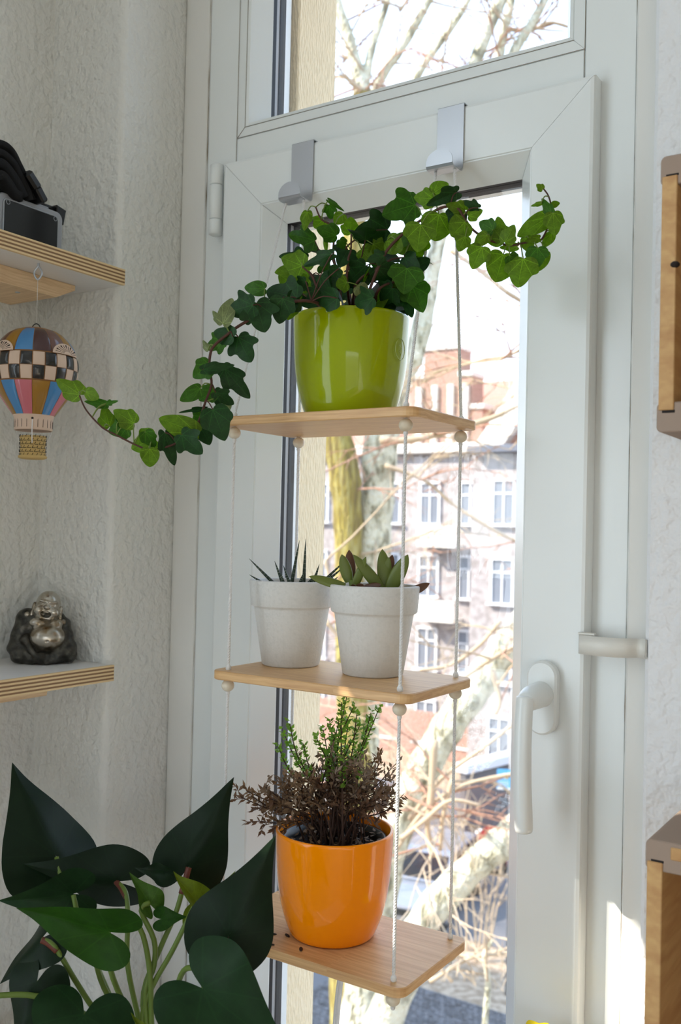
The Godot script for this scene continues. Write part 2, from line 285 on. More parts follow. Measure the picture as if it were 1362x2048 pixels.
func quad_out(st: SurfaceTool, a: Vector3, b: Vector3, c: Vector3, d: Vector3, mid: Vector3) -> void:
	tri_out(st, a, b, c, mid)
	tri_out(st, a, c, d, mid)

# box between two corners with chamfered edges
func add_box(st: SurfaceTool, lo: Vector3, hi: Vector3, bev := 0.001, xf := Transform3D.IDENTITY) -> void:
	st.set_smooth_group(-1)
	var mid := xf * ((lo + hi) / 2.0)
	var c := (lo + hi) / 2.0
	var h := (hi - lo) / 2.0
	bev = minf(bev, minf(h.x, minf(h.y, h.z)) * 0.6)
	var at := func(s: Vector3, axis: int) -> Vector3:  # corner s, on the face of that axis
		var p := Vector3.ZERO
		for k in 3:
			p[k] = c[k] + s[k] * (h[k] - (0.0 if k == axis else bev))
		return xf * p
	for axis in 3:
		var u := (axis + 1) % 3
		var v := (axis + 2) % 3
		for sg in [-1.0, 1.0]:
			var q := []
			for k in [[-1.0, -1.0], [1.0, -1.0], [1.0, 1.0], [-1.0, 1.0]]:
				var s := Vector3.ZERO
				s[axis] = sg
				s[u] = k[0]
				s[v] = k[1]
				q.append(at.call(s, axis))
			quad_out(st, q[0], q[1], q[2], q[3], mid)
		if bev > 0.0:
			for k in [[-1.0, -1.0], [1.0, -1.0], [1.0, 1.0], [-1.0, 1.0]]:
				var s0 := Vector3.ZERO
				s0[axis] = -1.0
				s0[u] = k[0]
				s0[v] = k[1]
				var s1 := s0
				s1[axis] = 1.0
				quad_out(st, at.call(s0, u), at.call(s1, u), at.call(s1, v), at.call(s0, v), mid)
	if bev > 0.0:
		for x in [-1.0, 1.0]:
			for y in [-1.0, 1.0]:
				for z in [-1.0, 1.0]:
					var s := Vector3(x, y, z)
					tri_out(st, at.call(s, 0), at.call(s, 1), at.call(s, 2), mid)
	st.set_smooth_group(0)

func box(lo: Vector3, hi: Vector3, bev := 0.001) -> ArrayMesh:
	var st := mb(false)
	add_box(st, lo, hi, bev)
	return fin(st)

func frame_at(d: Vector3) -> Array:
	var up := Vector3.UP if absf(d.y) < 0.9 else Vector3.RIGHT
	var a := d.cross(up).normalized()
	return [a, a.cross(d).normalized()]

func add_tube(st: SurfaceTool, pts: Array, rad, sides := 8, caps := true) -> void:
	var rings := []
	var a := Vector3.ZERO
	for i in pts.size():
		var d: Vector3 = (pts[mini(i + 1, pts.size() - 1)] - pts[maxi(i - 1, 0)]).normalized()
		if i == 0:
			a = frame_at(d)[0]
		else:
			a = (a - d * a.dot(d)).normalized()
		var b := d.cross(a)
		var r: float = rad[i] if rad is Array else rad
		var ring := []
		for k in sides:
			var t := TAU * k / sides
			ring.append(pts[i] + (a * cos(t) + b * sin(t)) * r)
		rings.append(ring)
	for i in rings.size() - 1:
		for k in sides:
			var n := (k + 1) % sides
			quad(st, rings[i][k], rings[i][n], rings[i + 1][n], rings[i + 1][k])
	if caps:
		for k in sides:
			var n := (k + 1) % sides
			tri(st, pts[0], rings[0][n], rings[0][k])
			tri(st, pts[-1], rings[-1][k], rings[-1][n])

func smooth_path(pts: Array, per := 4) -> Array:
	var out := []
	for i in pts.size() - 1:
		var p0: Vector3 = pts[maxi(i - 1, 0)]
		var p1: Vector3 = pts[i]
		var p2: Vector3 = pts[i + 1]
		var p3: Vector3 = pts[mini(i + 2, pts.size() - 1)]
		for k in per:
			out.append(p1.cubic_interpolate(p2, p0, p3, float(k) / per))
	out.append(pts[-1])
	return out

func tube(pts: Array, rad, sides := 8, per := 4) -> ArrayMesh:
	var st := mb()
	add_tube(st, smooth_path(pts, per) if per > 0 else pts, rad, sides)
	return fin(st)

# profile of (radius, height) turned about the y axis through at; open or closed
func add_lathe(st: SurfaceTool, prof: Array, at: Vector3, segs := 48, a0 := 0.0, a1 := TAU) -> void:
	var full := is_equal_approx(a1 - a0, TAU)
	for i in prof.size() - 1:
		var p: Vector2 = prof[i]
		var q: Vector2 = prof[i + 1]
		for k in segs:
			var t0 := a0 + (a1 - a0) * k / segs
			var t1 := a0 + (a1 - a0) * ((k + 1) % segs if full else k + 1) / segs
			var a := at + Vector3(p.x * sin(t0), p.y, p.x * cos(t0))
			var b := at + Vector3(p.x * sin(t1), p.y, p.x * cos(t1))
			var c := at + Vector3(q.x * sin(t1), q.y, q.x * cos(t1))
			var d := at + Vector3(q.x * sin(t0), q.y, q.x * cos(t0))
			if p.x > 1e-6:
				tri(st, a, b, c)
			if q.x > 1e-6:
				tri(st, a, c, d)

func lathe(prof: Array, at := Vector3.ZERO, segs := 48) -> ArrayMesh:
	var st := mb()
	add_lathe(st, prof, at, segs)
	return fin(st)

func smooth_prof(pts: Array, per := 5) -> Array:
	var out := []
	for i in pts.size() - 1:
		for k in per:
			out.append(pts[i].cubic_interpolate(pts[i + 1], pts[maxi(i - 1, 0)], pts[mini(i + 2, pts.size() - 1)], float(k) / per))
	out.append(pts[-1])
	return out

func add_ball(st: SurfaceTool, at: Vector3, r: float, segs := 16, squash := 1.0) -> void:
	var prof := []
	var n := segs / 2
	for i in n + 1:
		var t := PI * i / n - PI / 2.0
		prof.append(Vector2(maxf(cos(t), 0.0) * r, sin(t) * r * squash))
	prof[0].x = 0.0
	prof[n].x = 0.0
	add_lathe(st, prof, at, segs)

func ball(at: Vector3, r: float, segs := 16, squash := 1.0) -> ArrayMesh:
	var st := mb()
	add_ball(st, at, r, segs, squash)
	return fin(st)

# a 2D outline (counter-clockwise) pushed along an axis: xf maps (x, y, depth)
func add_extrude(st: SurfaceTool, poly: PackedVector2Array, d0: float, d1: float, xf := Transform3D.IDENTITY, bev := 0.0) -> void:
	var rings := []
	var steps := [[d0, 0.0], [d1, 0.0]]
	if bev > 0.0:
		steps = [[d0, bev], [d0 + bev, 0.0], [d1 - bev, 0.0], [d1, bev]]
	var inset := poly
	if bev > 0.0:
		var got := Geometry2D.offset_polygon(poly, -bev, Geometry2D.JOIN_MITER)
		if got.size() == 1 and got[0].size() == poly.size():
			# pair up the nearest corners
			var best := 0
			var dist := 1e9
			for s in poly.size():
				var dd: float = got[0][s].distance_to(poly[0])
				if dd < dist:
					dist = dd
					best = s
			inset = PackedVector2Array()
			for s in poly.size():
				inset.append(got[0][(best + s) % poly.size()])
	for s in steps:
		var ring := []
		var src := poly if s[1] == 0.0 else inset
		for p in src:
			ring.append(xf * Vector3(p.x, p.y, s[0]))
		rings.append(ring)
	st.set_smooth_group(-1)
	var n := poly.size()
	for i in rings.size() - 1:
		for k in n:
			quad(st, rings[i][k], rings[i][(k + 1) % n], rings[i + 1][(k + 1) % n], rings[i + 1][k])
	var idx := Geometry2D.triangulate_polygon(inset if bev > 0.0 else poly)
	for i in range(0, idx.size(), 3):
		var mid: Vector3 = xf * Vector3(inset[0].x, inset[0].y, (d0 + d1) / 2.0)
		tri_out(st, rings[0][idx[i]], rings[0][idx[i + 1]], rings[0][idx[i + 2]], mid)
		tri_out(st, rings[-1][idx[i]], rings[-1][idx[i + 1]], rings[-1][idx[i + 2]], mid)
	st.set_smooth_group(0)

func round_rect(w: float, h: float, r: float, n := 5) -> PackedVector2Array:
	var p := PackedVector2Array()
	for c in [[1, -1, -PI / 2], [1, 1, 0.0], [-1, 1, PI / 2], [-1, -1, PI]]:
		for k in n + 1:
			var t: float = c[2] + PI / 2 * k / n
			p.append(Vector2(c[0] * (w / 2 - r) + cos(t) * r, c[1] * (h / 2 - r) + sin(t) * r))
	return p

# four mitred members round a rectangle. prof: points (u inward from the edge, z), going round counter-clockwise as seen looking up the left member
func mitred(prof: Array, x0: float, x1: float, y0: float, y1: float, gap := 0.0002, wr := 1.0, only := "lrtb") -> Dictionary:
	var out := {}
	for side in only:
		var st := mb(false)
		var ring0 := []
		var ring1 := []
		var mid := Vector3.ZERO
		for p in prof:
			var u: float = p.x
			var z: float = p.y
			var ur := u * wr
			var g := gap
			var a: Vector3
			var b: Vector3
			match side:
				"l":
					a = Vector3(x0 + u, y0 + u + g, z)
					b = Vector3(x0 + u, y1 - u - g, z)
				"r":
					a = Vector3(x1 - ur, y0 + u + g, z)
					b = Vector3(x1 - ur, y1 - u - g, z)
				"t":
					a = Vector3(x0 + u + g, y1 - u, z)
					b = Vector3(x1 - ur - g, y1 - u, z)
				"b":
					a = Vector3(x0 + u + g, y0 + u, z)
					b = Vector3(x1 - ur - g, y0 + u, z)
			ring0.append(a)
			ring1.append(b)
			mid += a + b
		mid /= 2.0 * prof.size()
		var n := prof.size()
		var flip: bool = side in ["r", "b"]
		for k in n:
			var m := (k + 1) % n
			if flip:
				quad(st, ring0[m], ring0[k], ring1[k], ring1[m])
			else:
				quad(st, ring0[k], ring0[m], ring1[m], ring1[k])
		var flat := PackedVector2Array()
		for p in prof:
			flat.append(p)
		var idx := Geometry2D.triangulate_polygon(flat)
		for i in range(0, idx.size(), 3):
			tri_out(st, ring0[idx[i]], ring0[idx[i + 1]], ring0[idx[i + 2]], mid)
			tri_out(st, ring1[idx[i]], ring1[idx[i + 1]], ring1[idx[i + 2]], mid)
		out[side] = fin(st)
	return out

# ---------------------------------------------------------------- signed distance shapes, meshed as surface nets
func capsule(p: Vector3, a: Vector3, b: Vector3, ra: float, rb: float) -> float:
	var ab := b - a
	var t := clampf((p - a).dot(ab) / ab.length_squared(), 0.0, 1.0)
	return p.distance_to(a + ab * t) - lerpf(ra, rb, t)

func blob(p: Vector3, c: Vector3, r: Vector3) -> float:
	var q := (p - c) / r
	return (q.length() - 1.0) * minf(r.x, minf(r.y, r.z))

func smin(a: float, b: float, k: float) -> float:
	var h := clampf(0.5 + 0.5 * (b - a) / k, 0.0, 1.0)
	return lerpf(b, a, h) - k * h * (1.0 - h)

func smax(a: float, b: float, k: float) -> float:
	return -smin(-a, -b, k)

func nets(field: Callable, lo: Vector3, hi: Vector3, cell: float) -> ArrayMesh:
	var n := Vector3i(((hi - lo) / cell).ceil()) + Vector3i.ONE
	var v := PackedFloat32Array()
	v.resize(n.x * n.y * n.z)
	var i := 0
	for z in n.z:
		for y in n.y:
			for x in n.x:
				v[i] = field.call(lo + Vector3(x, y, z) * cell)
				i += 1
	var at := {}
	var pos := PackedVector3Array()
	var sx := 1
	var sy := n.x
	var sz := n.x * n.y
	var corner := [0, sx, sy, sx + sy, sz, sx + sz, sy + sz, sx + sy + sz]
	var edges := [[0, 1], [2, 3], [4, 5], [6, 7], [0, 2], [1, 3], [4, 6], [5, 7], [0, 4], [1, 5], [2, 6], [3, 7]]
	for z in n.z - 1:
		for y in n.y - 1:
			for x in n.x - 1:
				var o := x + y * sy + z * sz
				var inside := 0
				for c in 8:
					if v[o + corner[c]] < 0.0:
						inside += 1
				if inside == 0 or inside == 8:
					continue
				var sum := Vector3.ZERO
				var cnt := 0
				for e in edges:
					var a: float = v[o + corner[e[0]]]
					var b: float = v[o + corner[e[1]]]
					if (a < 0.0) != (b < 0.0):
						var t := a / (a - b)
						var pa := Vector3(e[0] & 1, (e[0] >> 1) & 1, e[0] >> 2)
						var pb := Vector3(e[1] & 1, (e[1] >> 1) & 1, e[1] >> 2)
						sum += pa.lerp(pb, t)
						cnt += 1
				at[o] = pos.size()
				pos.append(lo + (Vector3(x, y, z) + sum / cnt) * cell)
	var idx := PackedInt32Array()
	var steps := [[sx, sy, sz], [sy, sz, sx], [sz, sx, sy]]
	for o in at:
		for s in steps:
			var a: float = v[o]
			var b: float = v[o + s[0]]
			if (a < 0.0) == (b < 0.0):
				continue
			if not (at.has(o - s[1]) and at.has(o - s[2]) and at.has(o - s[1] - s[2])):
				continue
			var q := [at[o], at[o - s[1]], at[o - s[1] - s[2]], at[o - s[2]]]
			if a < 0.0:
				idx.append_array([q[0], q[2], q[1], q[0], q[3], q[2]])
			else:
				idx.append_array([q[0], q[1], q[2], q[0], q[2], q[3]])
	# smooth normals from the field
	var nor := PackedVector3Array()
	var e := cell * 0.6
	for p in pos:
		nor.append(Vector3(field.call(p + Vector3(e, 0, 0)) - field.call(p - Vector3(e, 0, 0)), field.call(p + Vector3(0, e, 0)) - field.call(p - Vector3(0, e, 0)), field.call(p + Vector3(0, 0, e)) - field.call(p - Vector3(0, 0, e))).normalized())
	var arr := []
	arr.resize(Mesh.ARRAY_MAX)
	arr[Mesh.ARRAY_VERTEX] = pos
	arr[Mesh.ARRAY_NORMAL] = nor
	arr[Mesh.ARRAY_INDEX] = idx
	var m := ArrayMesh.new()
	m.add_surface_from_arrays(Mesh.PRIMITIVE_TRIANGLES, arr)
	return m

# ---------------------------------------------------------------- materials
func mat(c: Color, rough := 0.6, metal := 0.0) -> StandardMaterial3D:
	var m := StandardMaterial3D.new()
	m.albedo_color = c
	m.roughness = rough
	m.metallic = metal
	return m

func noise(freq: float, seed_ := 1, ramp: Array = [], size := 512, oct := 4, kind := FastNoiseLite.TYPE_SIMPLEX_SMOOTH) -> NoiseTexture2D:
	var f := FastNoiseLite.new()
	f.noise_type = kind
	f.frequency = freq
	f.seed = seed_
	f.fractal_octaves = oct
	var t := NoiseTexture2D.new()
	t.width = size
	t.height = size
	t.seamless = true
	t.noise = f
	if ramp.size():
		var g := Gradient.new()
		g.offsets = PackedFloat32Array(ramp.map(func(r): return r[0]))
		g.colors = PackedColorArray(ramp.map(func(r): return r[1]))
		t.color_ramp = g
	return t

func triplanar(m: StandardMaterial3D, scale: Vector3, world := true) -> StandardMaterial3D:
	m.uv1_triplanar = true
	m.uv1_world_triplanar = world
	m.uv1_scale = scale
	return m

func relief(m: StandardMaterial3D, t: Texture2D, cm: float) -> StandardMaterial3D:
	m.heightmap_enabled = true
	m.heightmap_texture = t
	m.heightmap_scale = cm
	return m

func wood(base: Color, dark: Color, seed_: int) -> ImageTexture:
	var w := 512
	var h := 256
	var im := Image.create(w, h, false, Image.FORMAT_RGB8)
	var f := FastNoiseLite.new()
	f.seed = seed_
	f.frequency = 0.02
	f.fractal_octaves = 3
	for y in h:
		for x in w:
			var warp := f.get_noise_2d(x * 0.25, y * 0.7) * 6.0
			var v := f.get_noise_2d(x * 0.12 + 900.0, (y + warp) * 5.0) * 0.75 + f.get_noise_2d(x * 0.6, y * 18.0) * 0.35
			im.set_pixel(x, y, base.lerp(dark, clampf(0.4 + v * 0.9, 0.0, 1.0)))
	return ImageTexture.create_from_image(im)

func leaf_veins(angles: Array, dark: float, s := 256) -> ImageTexture:
	var im := Image.create(s, s, false, Image.FORMAT_RGB8)
	var f := FastNoiseLite.new()
	f.frequency = 0.02
	for y in s:
		for x in s:
			var p := Vector2(x / float(s) * 1.3 - 0.65, (1.0 - y / float(s)) * 1.42 - 0.36)
			var v := 0.0
			for a in angles:
				var d := Vector2(sin(a), cos(a))
				var t: float = p.dot(d)
				if t > 0.0:
					var off: float = absf(p.cross(d))
					v = maxf(v, 1.0 - smoothstep(0.003, 0.016 * clampf(1.1 - t, 0.3, 1.0), off))
					# side veins
					var s_ := fposmod(t * 9.0 + off * 7.0, 1.0)
					v = maxf(v, 0.35 * (1.0 - smoothstep(0.0, 0.12, absf(s_ - 0.5))) * (1.0 - smoothstep(0.05, 0.22, off)))
			var g := dark + f.get_noise_2d(x, y) * 0.10
			var c := lerpf(clampf(g, 0.0, 1.0), 1.0, v * 0.75)
			im.set_pixel(x, y, Color(c, c, c))
	return ImageTexture.create_from_image(im)

func make_materials() -> void:
	var plaster := noise(0.018, 3, [], 1024, 3)
	var plaster_fine := noise(0.05, 9, [], 512, 4)
	M.wall = relief(triplanar(mat(Color(0.895, 0.895, 0.875), 0.9), Vector3(3.4, 3.0, 3.4)), plaster, 0.32)
	M.wall_bright = relief(triplanar(mat(Color(0.93, 0.93, 0.935), 0.9), Vector3(3, 3, 3)), plaster, 0.3)
	M.smooth_plaster = relief(triplanar(mat(Color(0.91, 0.905, 0.885), 0.75), Vector3(3, 1, 3)), plaster_fine, 0.04)
	M.ceiling = mat(Color(0.92, 0.92, 0.91), 0.9)
	M.floor = mat(Color(0.80, 0.75, 0.68), 0.45)
	M.floor.albedo_texture = wood(Color(1, 0.95, 0.88), Color(0.7, 0.6, 0.5), 5)
	triplanar(M.floor, Vector3(0.7, 1, 2))
	M.upvc = mat(Color(0.925, 0.94, 0.935), 0.28)
	M.upvc.clearcoat_enabled = true
	M.upvc.clearcoat = 0.25
	M.upvc.clearcoat_roughness = 0.15
	M.gasket = mat(Color(0.02, 0.02, 0.025), 0.6)
	M.spacer = mat(Color(0.66, 0.66, 0.66), 0.6, 0.2)
	M.glass = mat(Color(1, 1, 1, 0.02), 0.0)
	M.glass.transparency = BaseMaterial3D.TRANSPARENCY_ALPHA
	M.dirt = mat(Color(0.58, 0.53, 0.46), 0.95)
	M.exterior = relief(triplanar(mat(Color(0.96, 0.88, 0.73), 0.9), Vector3(9, 2.2, 9)), plaster_fine, 0.25)
	M.steel = mat(Color(0.74, 0.75, 0.77), 0.3, 1.0)
	M.steel.roughness = 0.38
	M.zinc = mat(Color(0.75, 0.78, 0.82), 0.3, 1.0)
	M.rope = relief(triplanar(mat(Color(0.96, 0.955, 0.945), 0.85), Vector3(60, 90, 60)), plaster_fine, 0.05)
	M.bead = mat(Color(0.90, 0.86, 0.78), 0.5)
	M.bead.albedo_texture = noise(0.006, 2, [[0.3, Color(0.93, 0.90, 0.86)], [0.7, Color(1, 1, 1)]], 256)
	triplanar(M.bead, Vector3(8, 40, 8))
	M.bamboo = mat(Color(1, 1, 1), 0.42)
	M.bamboo.albedo_texture = wood(Color(0.89, 0.73, 0.52), Color(0.77, 0.58, 0.39), 21)
	triplanar(M.bamboo, Vector3(4.0, 9.0, 9.0))
	M.crate = mat(Color(0.95, 0.9, 0.85), 0.6)
	M.crate.albedo_texture = wood(Color(0.86, 0.73, 0.52), Color(0.74, 0.58, 0.39), 8)
	triplanar(M.crate, Vector3(14.0, 2.0, 3.0))
	M.end_grain = mat(Color(0.62, 0.54, 0.48), 0.85)
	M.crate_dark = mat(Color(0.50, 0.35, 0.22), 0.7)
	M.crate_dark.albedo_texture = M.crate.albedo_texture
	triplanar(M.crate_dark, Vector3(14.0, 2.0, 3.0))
	M.laminate = mat(Color(0.90, 0.89, 0.88), 0.4)
	M.ply_light = mat(Color(0.88, 0.77, 0.58), 0.6)
	M.ply_dark = mat(Color(0.55, 0.42, 0.29), 0.7)
	M.block_wood = mat(Color(1, 1, 1), 0.6)
	M.block_wood.albedo_texture = wood(Color(0.93, 0.81, 0.65), Color(0.82, 0.68, 0.51), 33)
	triplanar(M.block_wood, Vector3(6, 14, 8))
	M.green_glaze = mat(Color(0.60, 0.66, 0.0), 0.22)
	M.green_glaze.clearcoat_enabled = true
	M.green_glaze.metallic_specular = 0.25
	M.green_glaze.clearcoat = 0.6
	M.green_glaze.clearcoat_roughness = 0.04
	M.orange_glaze = mat(Color(1.0, 0.57, 0.0), 0.22)
	M.orange_glaze.clearcoat_enabled = true
	M.orange_glaze.metallic_specular = 0.25
	M.orange_glaze.clearcoat = 0.6
	M.orange_glaze.clearcoat_roughness = 0.04
	M.black_plastic = mat(Color(0.025, 0.027, 0.03), 0.4)
	M.concrete = relief(triplanar(mat(Color(0.88, 0.875, 0.86), 0.85), Vector3(9, 9, 9), false), plaster_fine, 0.03)
	M.concrete.albedo_texture = noise(0.03, 41, [[0.2, Color(0.955, 0.955, 0.95)], [0.5, Color(1, 1, 1)], [0.75, Color(0.98, 0.978, 0.975)]], 512, 5)
	M.soil = relief(triplanar(mat(Color(0.16, 0.11, 0.07), 1.0), Vector3(20, 20, 20)), plaster_fine, 0.6)
	M.stem_brown = mat(Color(0.30, 0.17, 0.12), 0.7)
	M.stem_green = mat(Color(0.42, 0.50, 0.20), 0.5)
	M.petiole = mat(Color(0.38, 0.47, 0.17), 0.5)
	M.petiole_red = mat(Color(0.38, 0.17, 0.11), 0.5)
	# ivy leaves: dark, mid, thin (light shows through), pale underside, young yellow-green
	var ivy_veins := leaf_veins([0.0, 0.62, -0.62, 1.35, -1.35], 0.62)
	M.ivy = []
	for c in [[Color(0.19, 0.40, 0.16), Color(0.25, 0.46, 0.06)], [Color(0.40, 0.64, 0.19), Color(0.55, 0.82, 0.10)], [Color(0.66, 0.83, 0.24), Color(0.80, 1.0, 0.18)], [Color(0.74, 0.80, 0.55), Color(0.5, 0.6, 0.3)], [Color(0.66, 0.82, 0.25), Color(0.85, 0.98, 0.2)]]:
		var m := mat(c[0], 0.5)
		m.metallic_specular = 0.35
		m.albedo_texture = ivy_veins
		m.backlight_enabled = true
		m.backlight = c[1]
		M.ivy.append(m)
	var anth_veins := leaf_veins([0.0, 0.5, -0.5, 1.1, -1.1, 2.2, -2.2], 0.87)
	M.anthurium = []
	for c in [[Color(0.075, 0.155, 0.075), Color(0.03, 0.08, 0.02)], [Color(0.10, 0.22, 0.095), Color(0.06, 0.14, 0.03)], [Color(0.155, 0.32, 0.06), Color(0.22, 0.40, 0.05)], [Color(0.30, 0.44, 0.16), Color(0.35, 0.5, 0.1)], [Color(0.45, 0.52, 0.10), Color(0.5, 0.6, 0.05)]]:
		var m := mat(c[0], 0.45)
		m.metallic_specular = 0.28
		m.albedo_texture = anth_veins
		m.backlight_enabled = true
		m.backlight = c[1]
		M.anthurium.append(m)
	M.haworthia = mat(Color(0.13, 0.20, 0.12), 0.5)
	M.haworthia_spot = mat(Color(0.70, 0.72, 0.62), 0.7)
	M.sedum = mat(Color(0.40, 0.45, 0.17), 0.4)
	M.sedum_red = mat(Color(0.36, 0.22, 0.12), 0.45)
	M.brown_leaf = mat(Color(0.47, 0.37, 0.27), 0.7)
	M.brown_leaf.backlight_enabled = true
	M.brown_leaf.backlight = Color(0.3, 0.2, 0.1)
	M.grey_leaf = mat(Color(0.50, 0.43, 0.36), 0.7)
	M.rust_leaf = mat(Color(0.40, 0.29, 0.21), 0.7)
	for m in [M.grey_leaf, M.rust_leaf]:
		m.backlight_enabled = true
		m.backlight = Color(0.3, 0.22, 0.14)
	M.green_sprig = mat(Color(0.48, 0.62, 0.26), 0.5)
	M.green_sprig.backlight_enabled = true
	M.green_sprig.backlight = Color(0.5, 0.7, 0.2)
	M.twig = mat(Color(0.22, 0.13, 0.08), 0.8)
	M.black_cloth = relief(triplanar(mat(Color(0.02, 0.02, 0.022), 0.95), Vector3(40, 40, 40)), plaster_fine, 0.05)
	M.screen_black = mat(Color(0.012, 0.013, 0.015), 0.12)
	M.housing = mat(Color(0.60, 0.61, 0.63), 0.25)
	M.housing_edge = mat(Color(0.62, 0.64, 0.66), 0.2)
	M.silver = mat(Color(0.74, 0.72, 0.68), 0.26, 0.9)
	M.silver.albedo_texture = noise(0.01, 14, [[0.2, Color(0.60, 0.52, 0.40)], [0.42, Color(1, 1, 1)]], 256)
	triplanar(M.silver, Vector3(14, 14, 14), false)
	M.robe = mat(Color(0.34, 0.33, 0.30), 0.36, 0.5)
	M.robe.albedo_texture = noise(0.02, 15, [[0.3, Color(0.45, 0.45, 0.45)], [0.7, Color(1, 1, 1)]], 256)
	triplanar(M.robe, Vector3(14, 14, 14), false)
	M.dark_line = mat(Color(0.10, 0.065, 0.05), 0.8)
	M.glaze = {}
	for g in {"maroon": Color(0.24, 0.07, 0.06), "brown": Color(0.40, 0.26, 0.22), "ochre": Color(0.60, 0.43, 0.09), "blue": Color(0.22, 0.50, 0.72), "pink": Color(0.78, 0.42, 0.47), "black": Color(0.03, 0.025, 0.025)}.keys():
		var table := {"maroon": Color(0.24, 0.07, 0.06), "brown": Color(0.40, 0.26, 0.22), "ochre": Color(0.60, 0.43, 0.09), "blue": Color(0.22, 0.50, 0.72), "pink": Color(0.78, 0.42, 0.47), "black": Color(0.03, 0.025, 0.025)}
		var m := mat(table[g], 0.12)
		m.clearcoat_enabled = true
		m.clearcoat = 0.7
		M.glaze[g] = m
	M.bisque = mat(Color(0.84, 0.74, 0.66), 0.85)
	M.grout = mat(Color(0.55, 0.38, 0.22), 0.8)
	M.basket = mat(Color(0.78, 0.66, 0.42), 0.85)
	M.unseen_curtain = mat(Color(0.95, 0.94, 0.92), 0.9)
	M.unseen_curtain.backlight_enabled = true
	M.unseen_curtain.backlight = Color(0.3, 0.3, 0.3)
	M.seed_ = mat(Color(0.16, 0.09, 0.06), 0.8)
	M.strap = mat(Color(0.93, 0.92, 0.89), 0.35)
	M.strap.backlight_enabled = true
	M.strap.backlight = Color(0.5, 0.5, 0.48)
	# outdoors
	M.bark_white = relief(triplanar(mat(Color(0.86, 0.85, 0.79), 0.9), Vector3(1.6, 0.7, 1.6)), plaster, 3.0)
	M.bark_white.albedo_texture = noise(0.012, 51, [[0.25, Color(0.52, 0.50, 0.43)], [0.40, Color(0.90, 0.90, 0.84)], [0.55, Color(1, 1, 0.98)]], 512, 5)
	M.bark_yellow = relief(triplanar(mat(Color(0.70, 0.66, 0.44), 0.9), Vector3(2.6, 0.35, 2.6)), plaster, 3.0)
	M.bark_yellow.albedo_texture = noise(0.012, 52, [[0.25, Color(0.60, 0.54, 0.46)], [0.5, Color(0.90, 0.86, 0.55)], [0.70, Color(1, 1, 0.98)]], 512, 5)
	M.twig_out = mat(Color(0.74, 0.66, 0.56), 0.9)
	M.twig_red = mat(Color(0.66, 0.50, 0.42), 0.9)
	M.path = triplanar(mat(Color(0.72, 0.63, 0.54), 0.95), Vector3(0.5, 0.5, 0.5))
	M.path.albedo_texture = noise(0.03, 61, [[0.2, Color(0.75, 0.72, 0.68)], [0.7, Color(1, 1, 1)]], 256)
	M.asphalt = mat(Color(0.40, 0.39, 0.40), 0.9)
	M.cobble = mat(Color(0.38, 0.365, 0.37), 0.8)
	M.facade = triplanar(mat(Color(0.66, 0.63, 0.63), 0.9), Vector3(0.3, 0.3, 0.3))
	M.facade.albedo_texture = noise(0.03, 62, [[0.2, Color(0.85, 0.84, 0.83)], [0.7, Color(1, 1, 1)]], 256)
	M.facade_light = mat(Color(0.84, 0.82, 0.79), 0.9)
	M.brick = triplanar(mat(Color(0.72, 0.58, 0.53), 0.9), Vector3(0.8, 0.8, 0.8))
	M.brick.albedo_texture = noise(0.05, 63, [[0.2, Color(0.75, 0.7, 0.68)], [0.7, Color(1, 1, 1)]], 256)
	M.roof = triplanar(mat(Color(0.74, 0.56, 0.50), 0.85), Vector3(0.8, 0.8, 0.8))
	M.roof.albedo_texture = M.brick.albedo_texture
	M.slate = mat(Color(0.38, 0.40, 0.45), 0.6)
	M.window_frame = mat(Color(0.86, 0.86, 0.87), 0.6)
	M.window_pane = mat(Color(0.46, 0.48, 0.52), 0.2)
	M.white_rail = mat(Color(0.85, 0.85, 0.87), 0.5)
	M.car_silver = mat(Color(0.62, 0.62, 0.64), 0.25, 0.5)
	M.car_red = mat(Color(0.50, 0.04, 0.05), 0.25)
	M.car_white = mat(Color(0.62, 0.66, 0.74), 0.3)
	M.car_glass = mat(Color(0.05, 0.07, 0.08), 0.08)
	M.tyre = mat(Color(0.05, 0.05, 0.05), 0.9)
	M.lamp_glass = mat(Color(0.9, 0.9, 0.92), 0.1)
	M.sign_blue = mat(Color(0.36, 0.66, 0.86), 0.5)
	M.sign_white = mat(Color(0.92, 0.92, 0.92), 0.5)
	M.sign_yellow = mat(Color(0.85, 0.75, 0.25), 0.5)
	M.post = mat(Color(0.55, 0.56, 0.58), 0.5, 0.4)
	M.flower = mat(Color(0.85, 0.78, 0.08), 0.5)
	M.flower.backlight_enabled = true
	M.flower.backlight = Color(0.9, 0.8, 0.1)

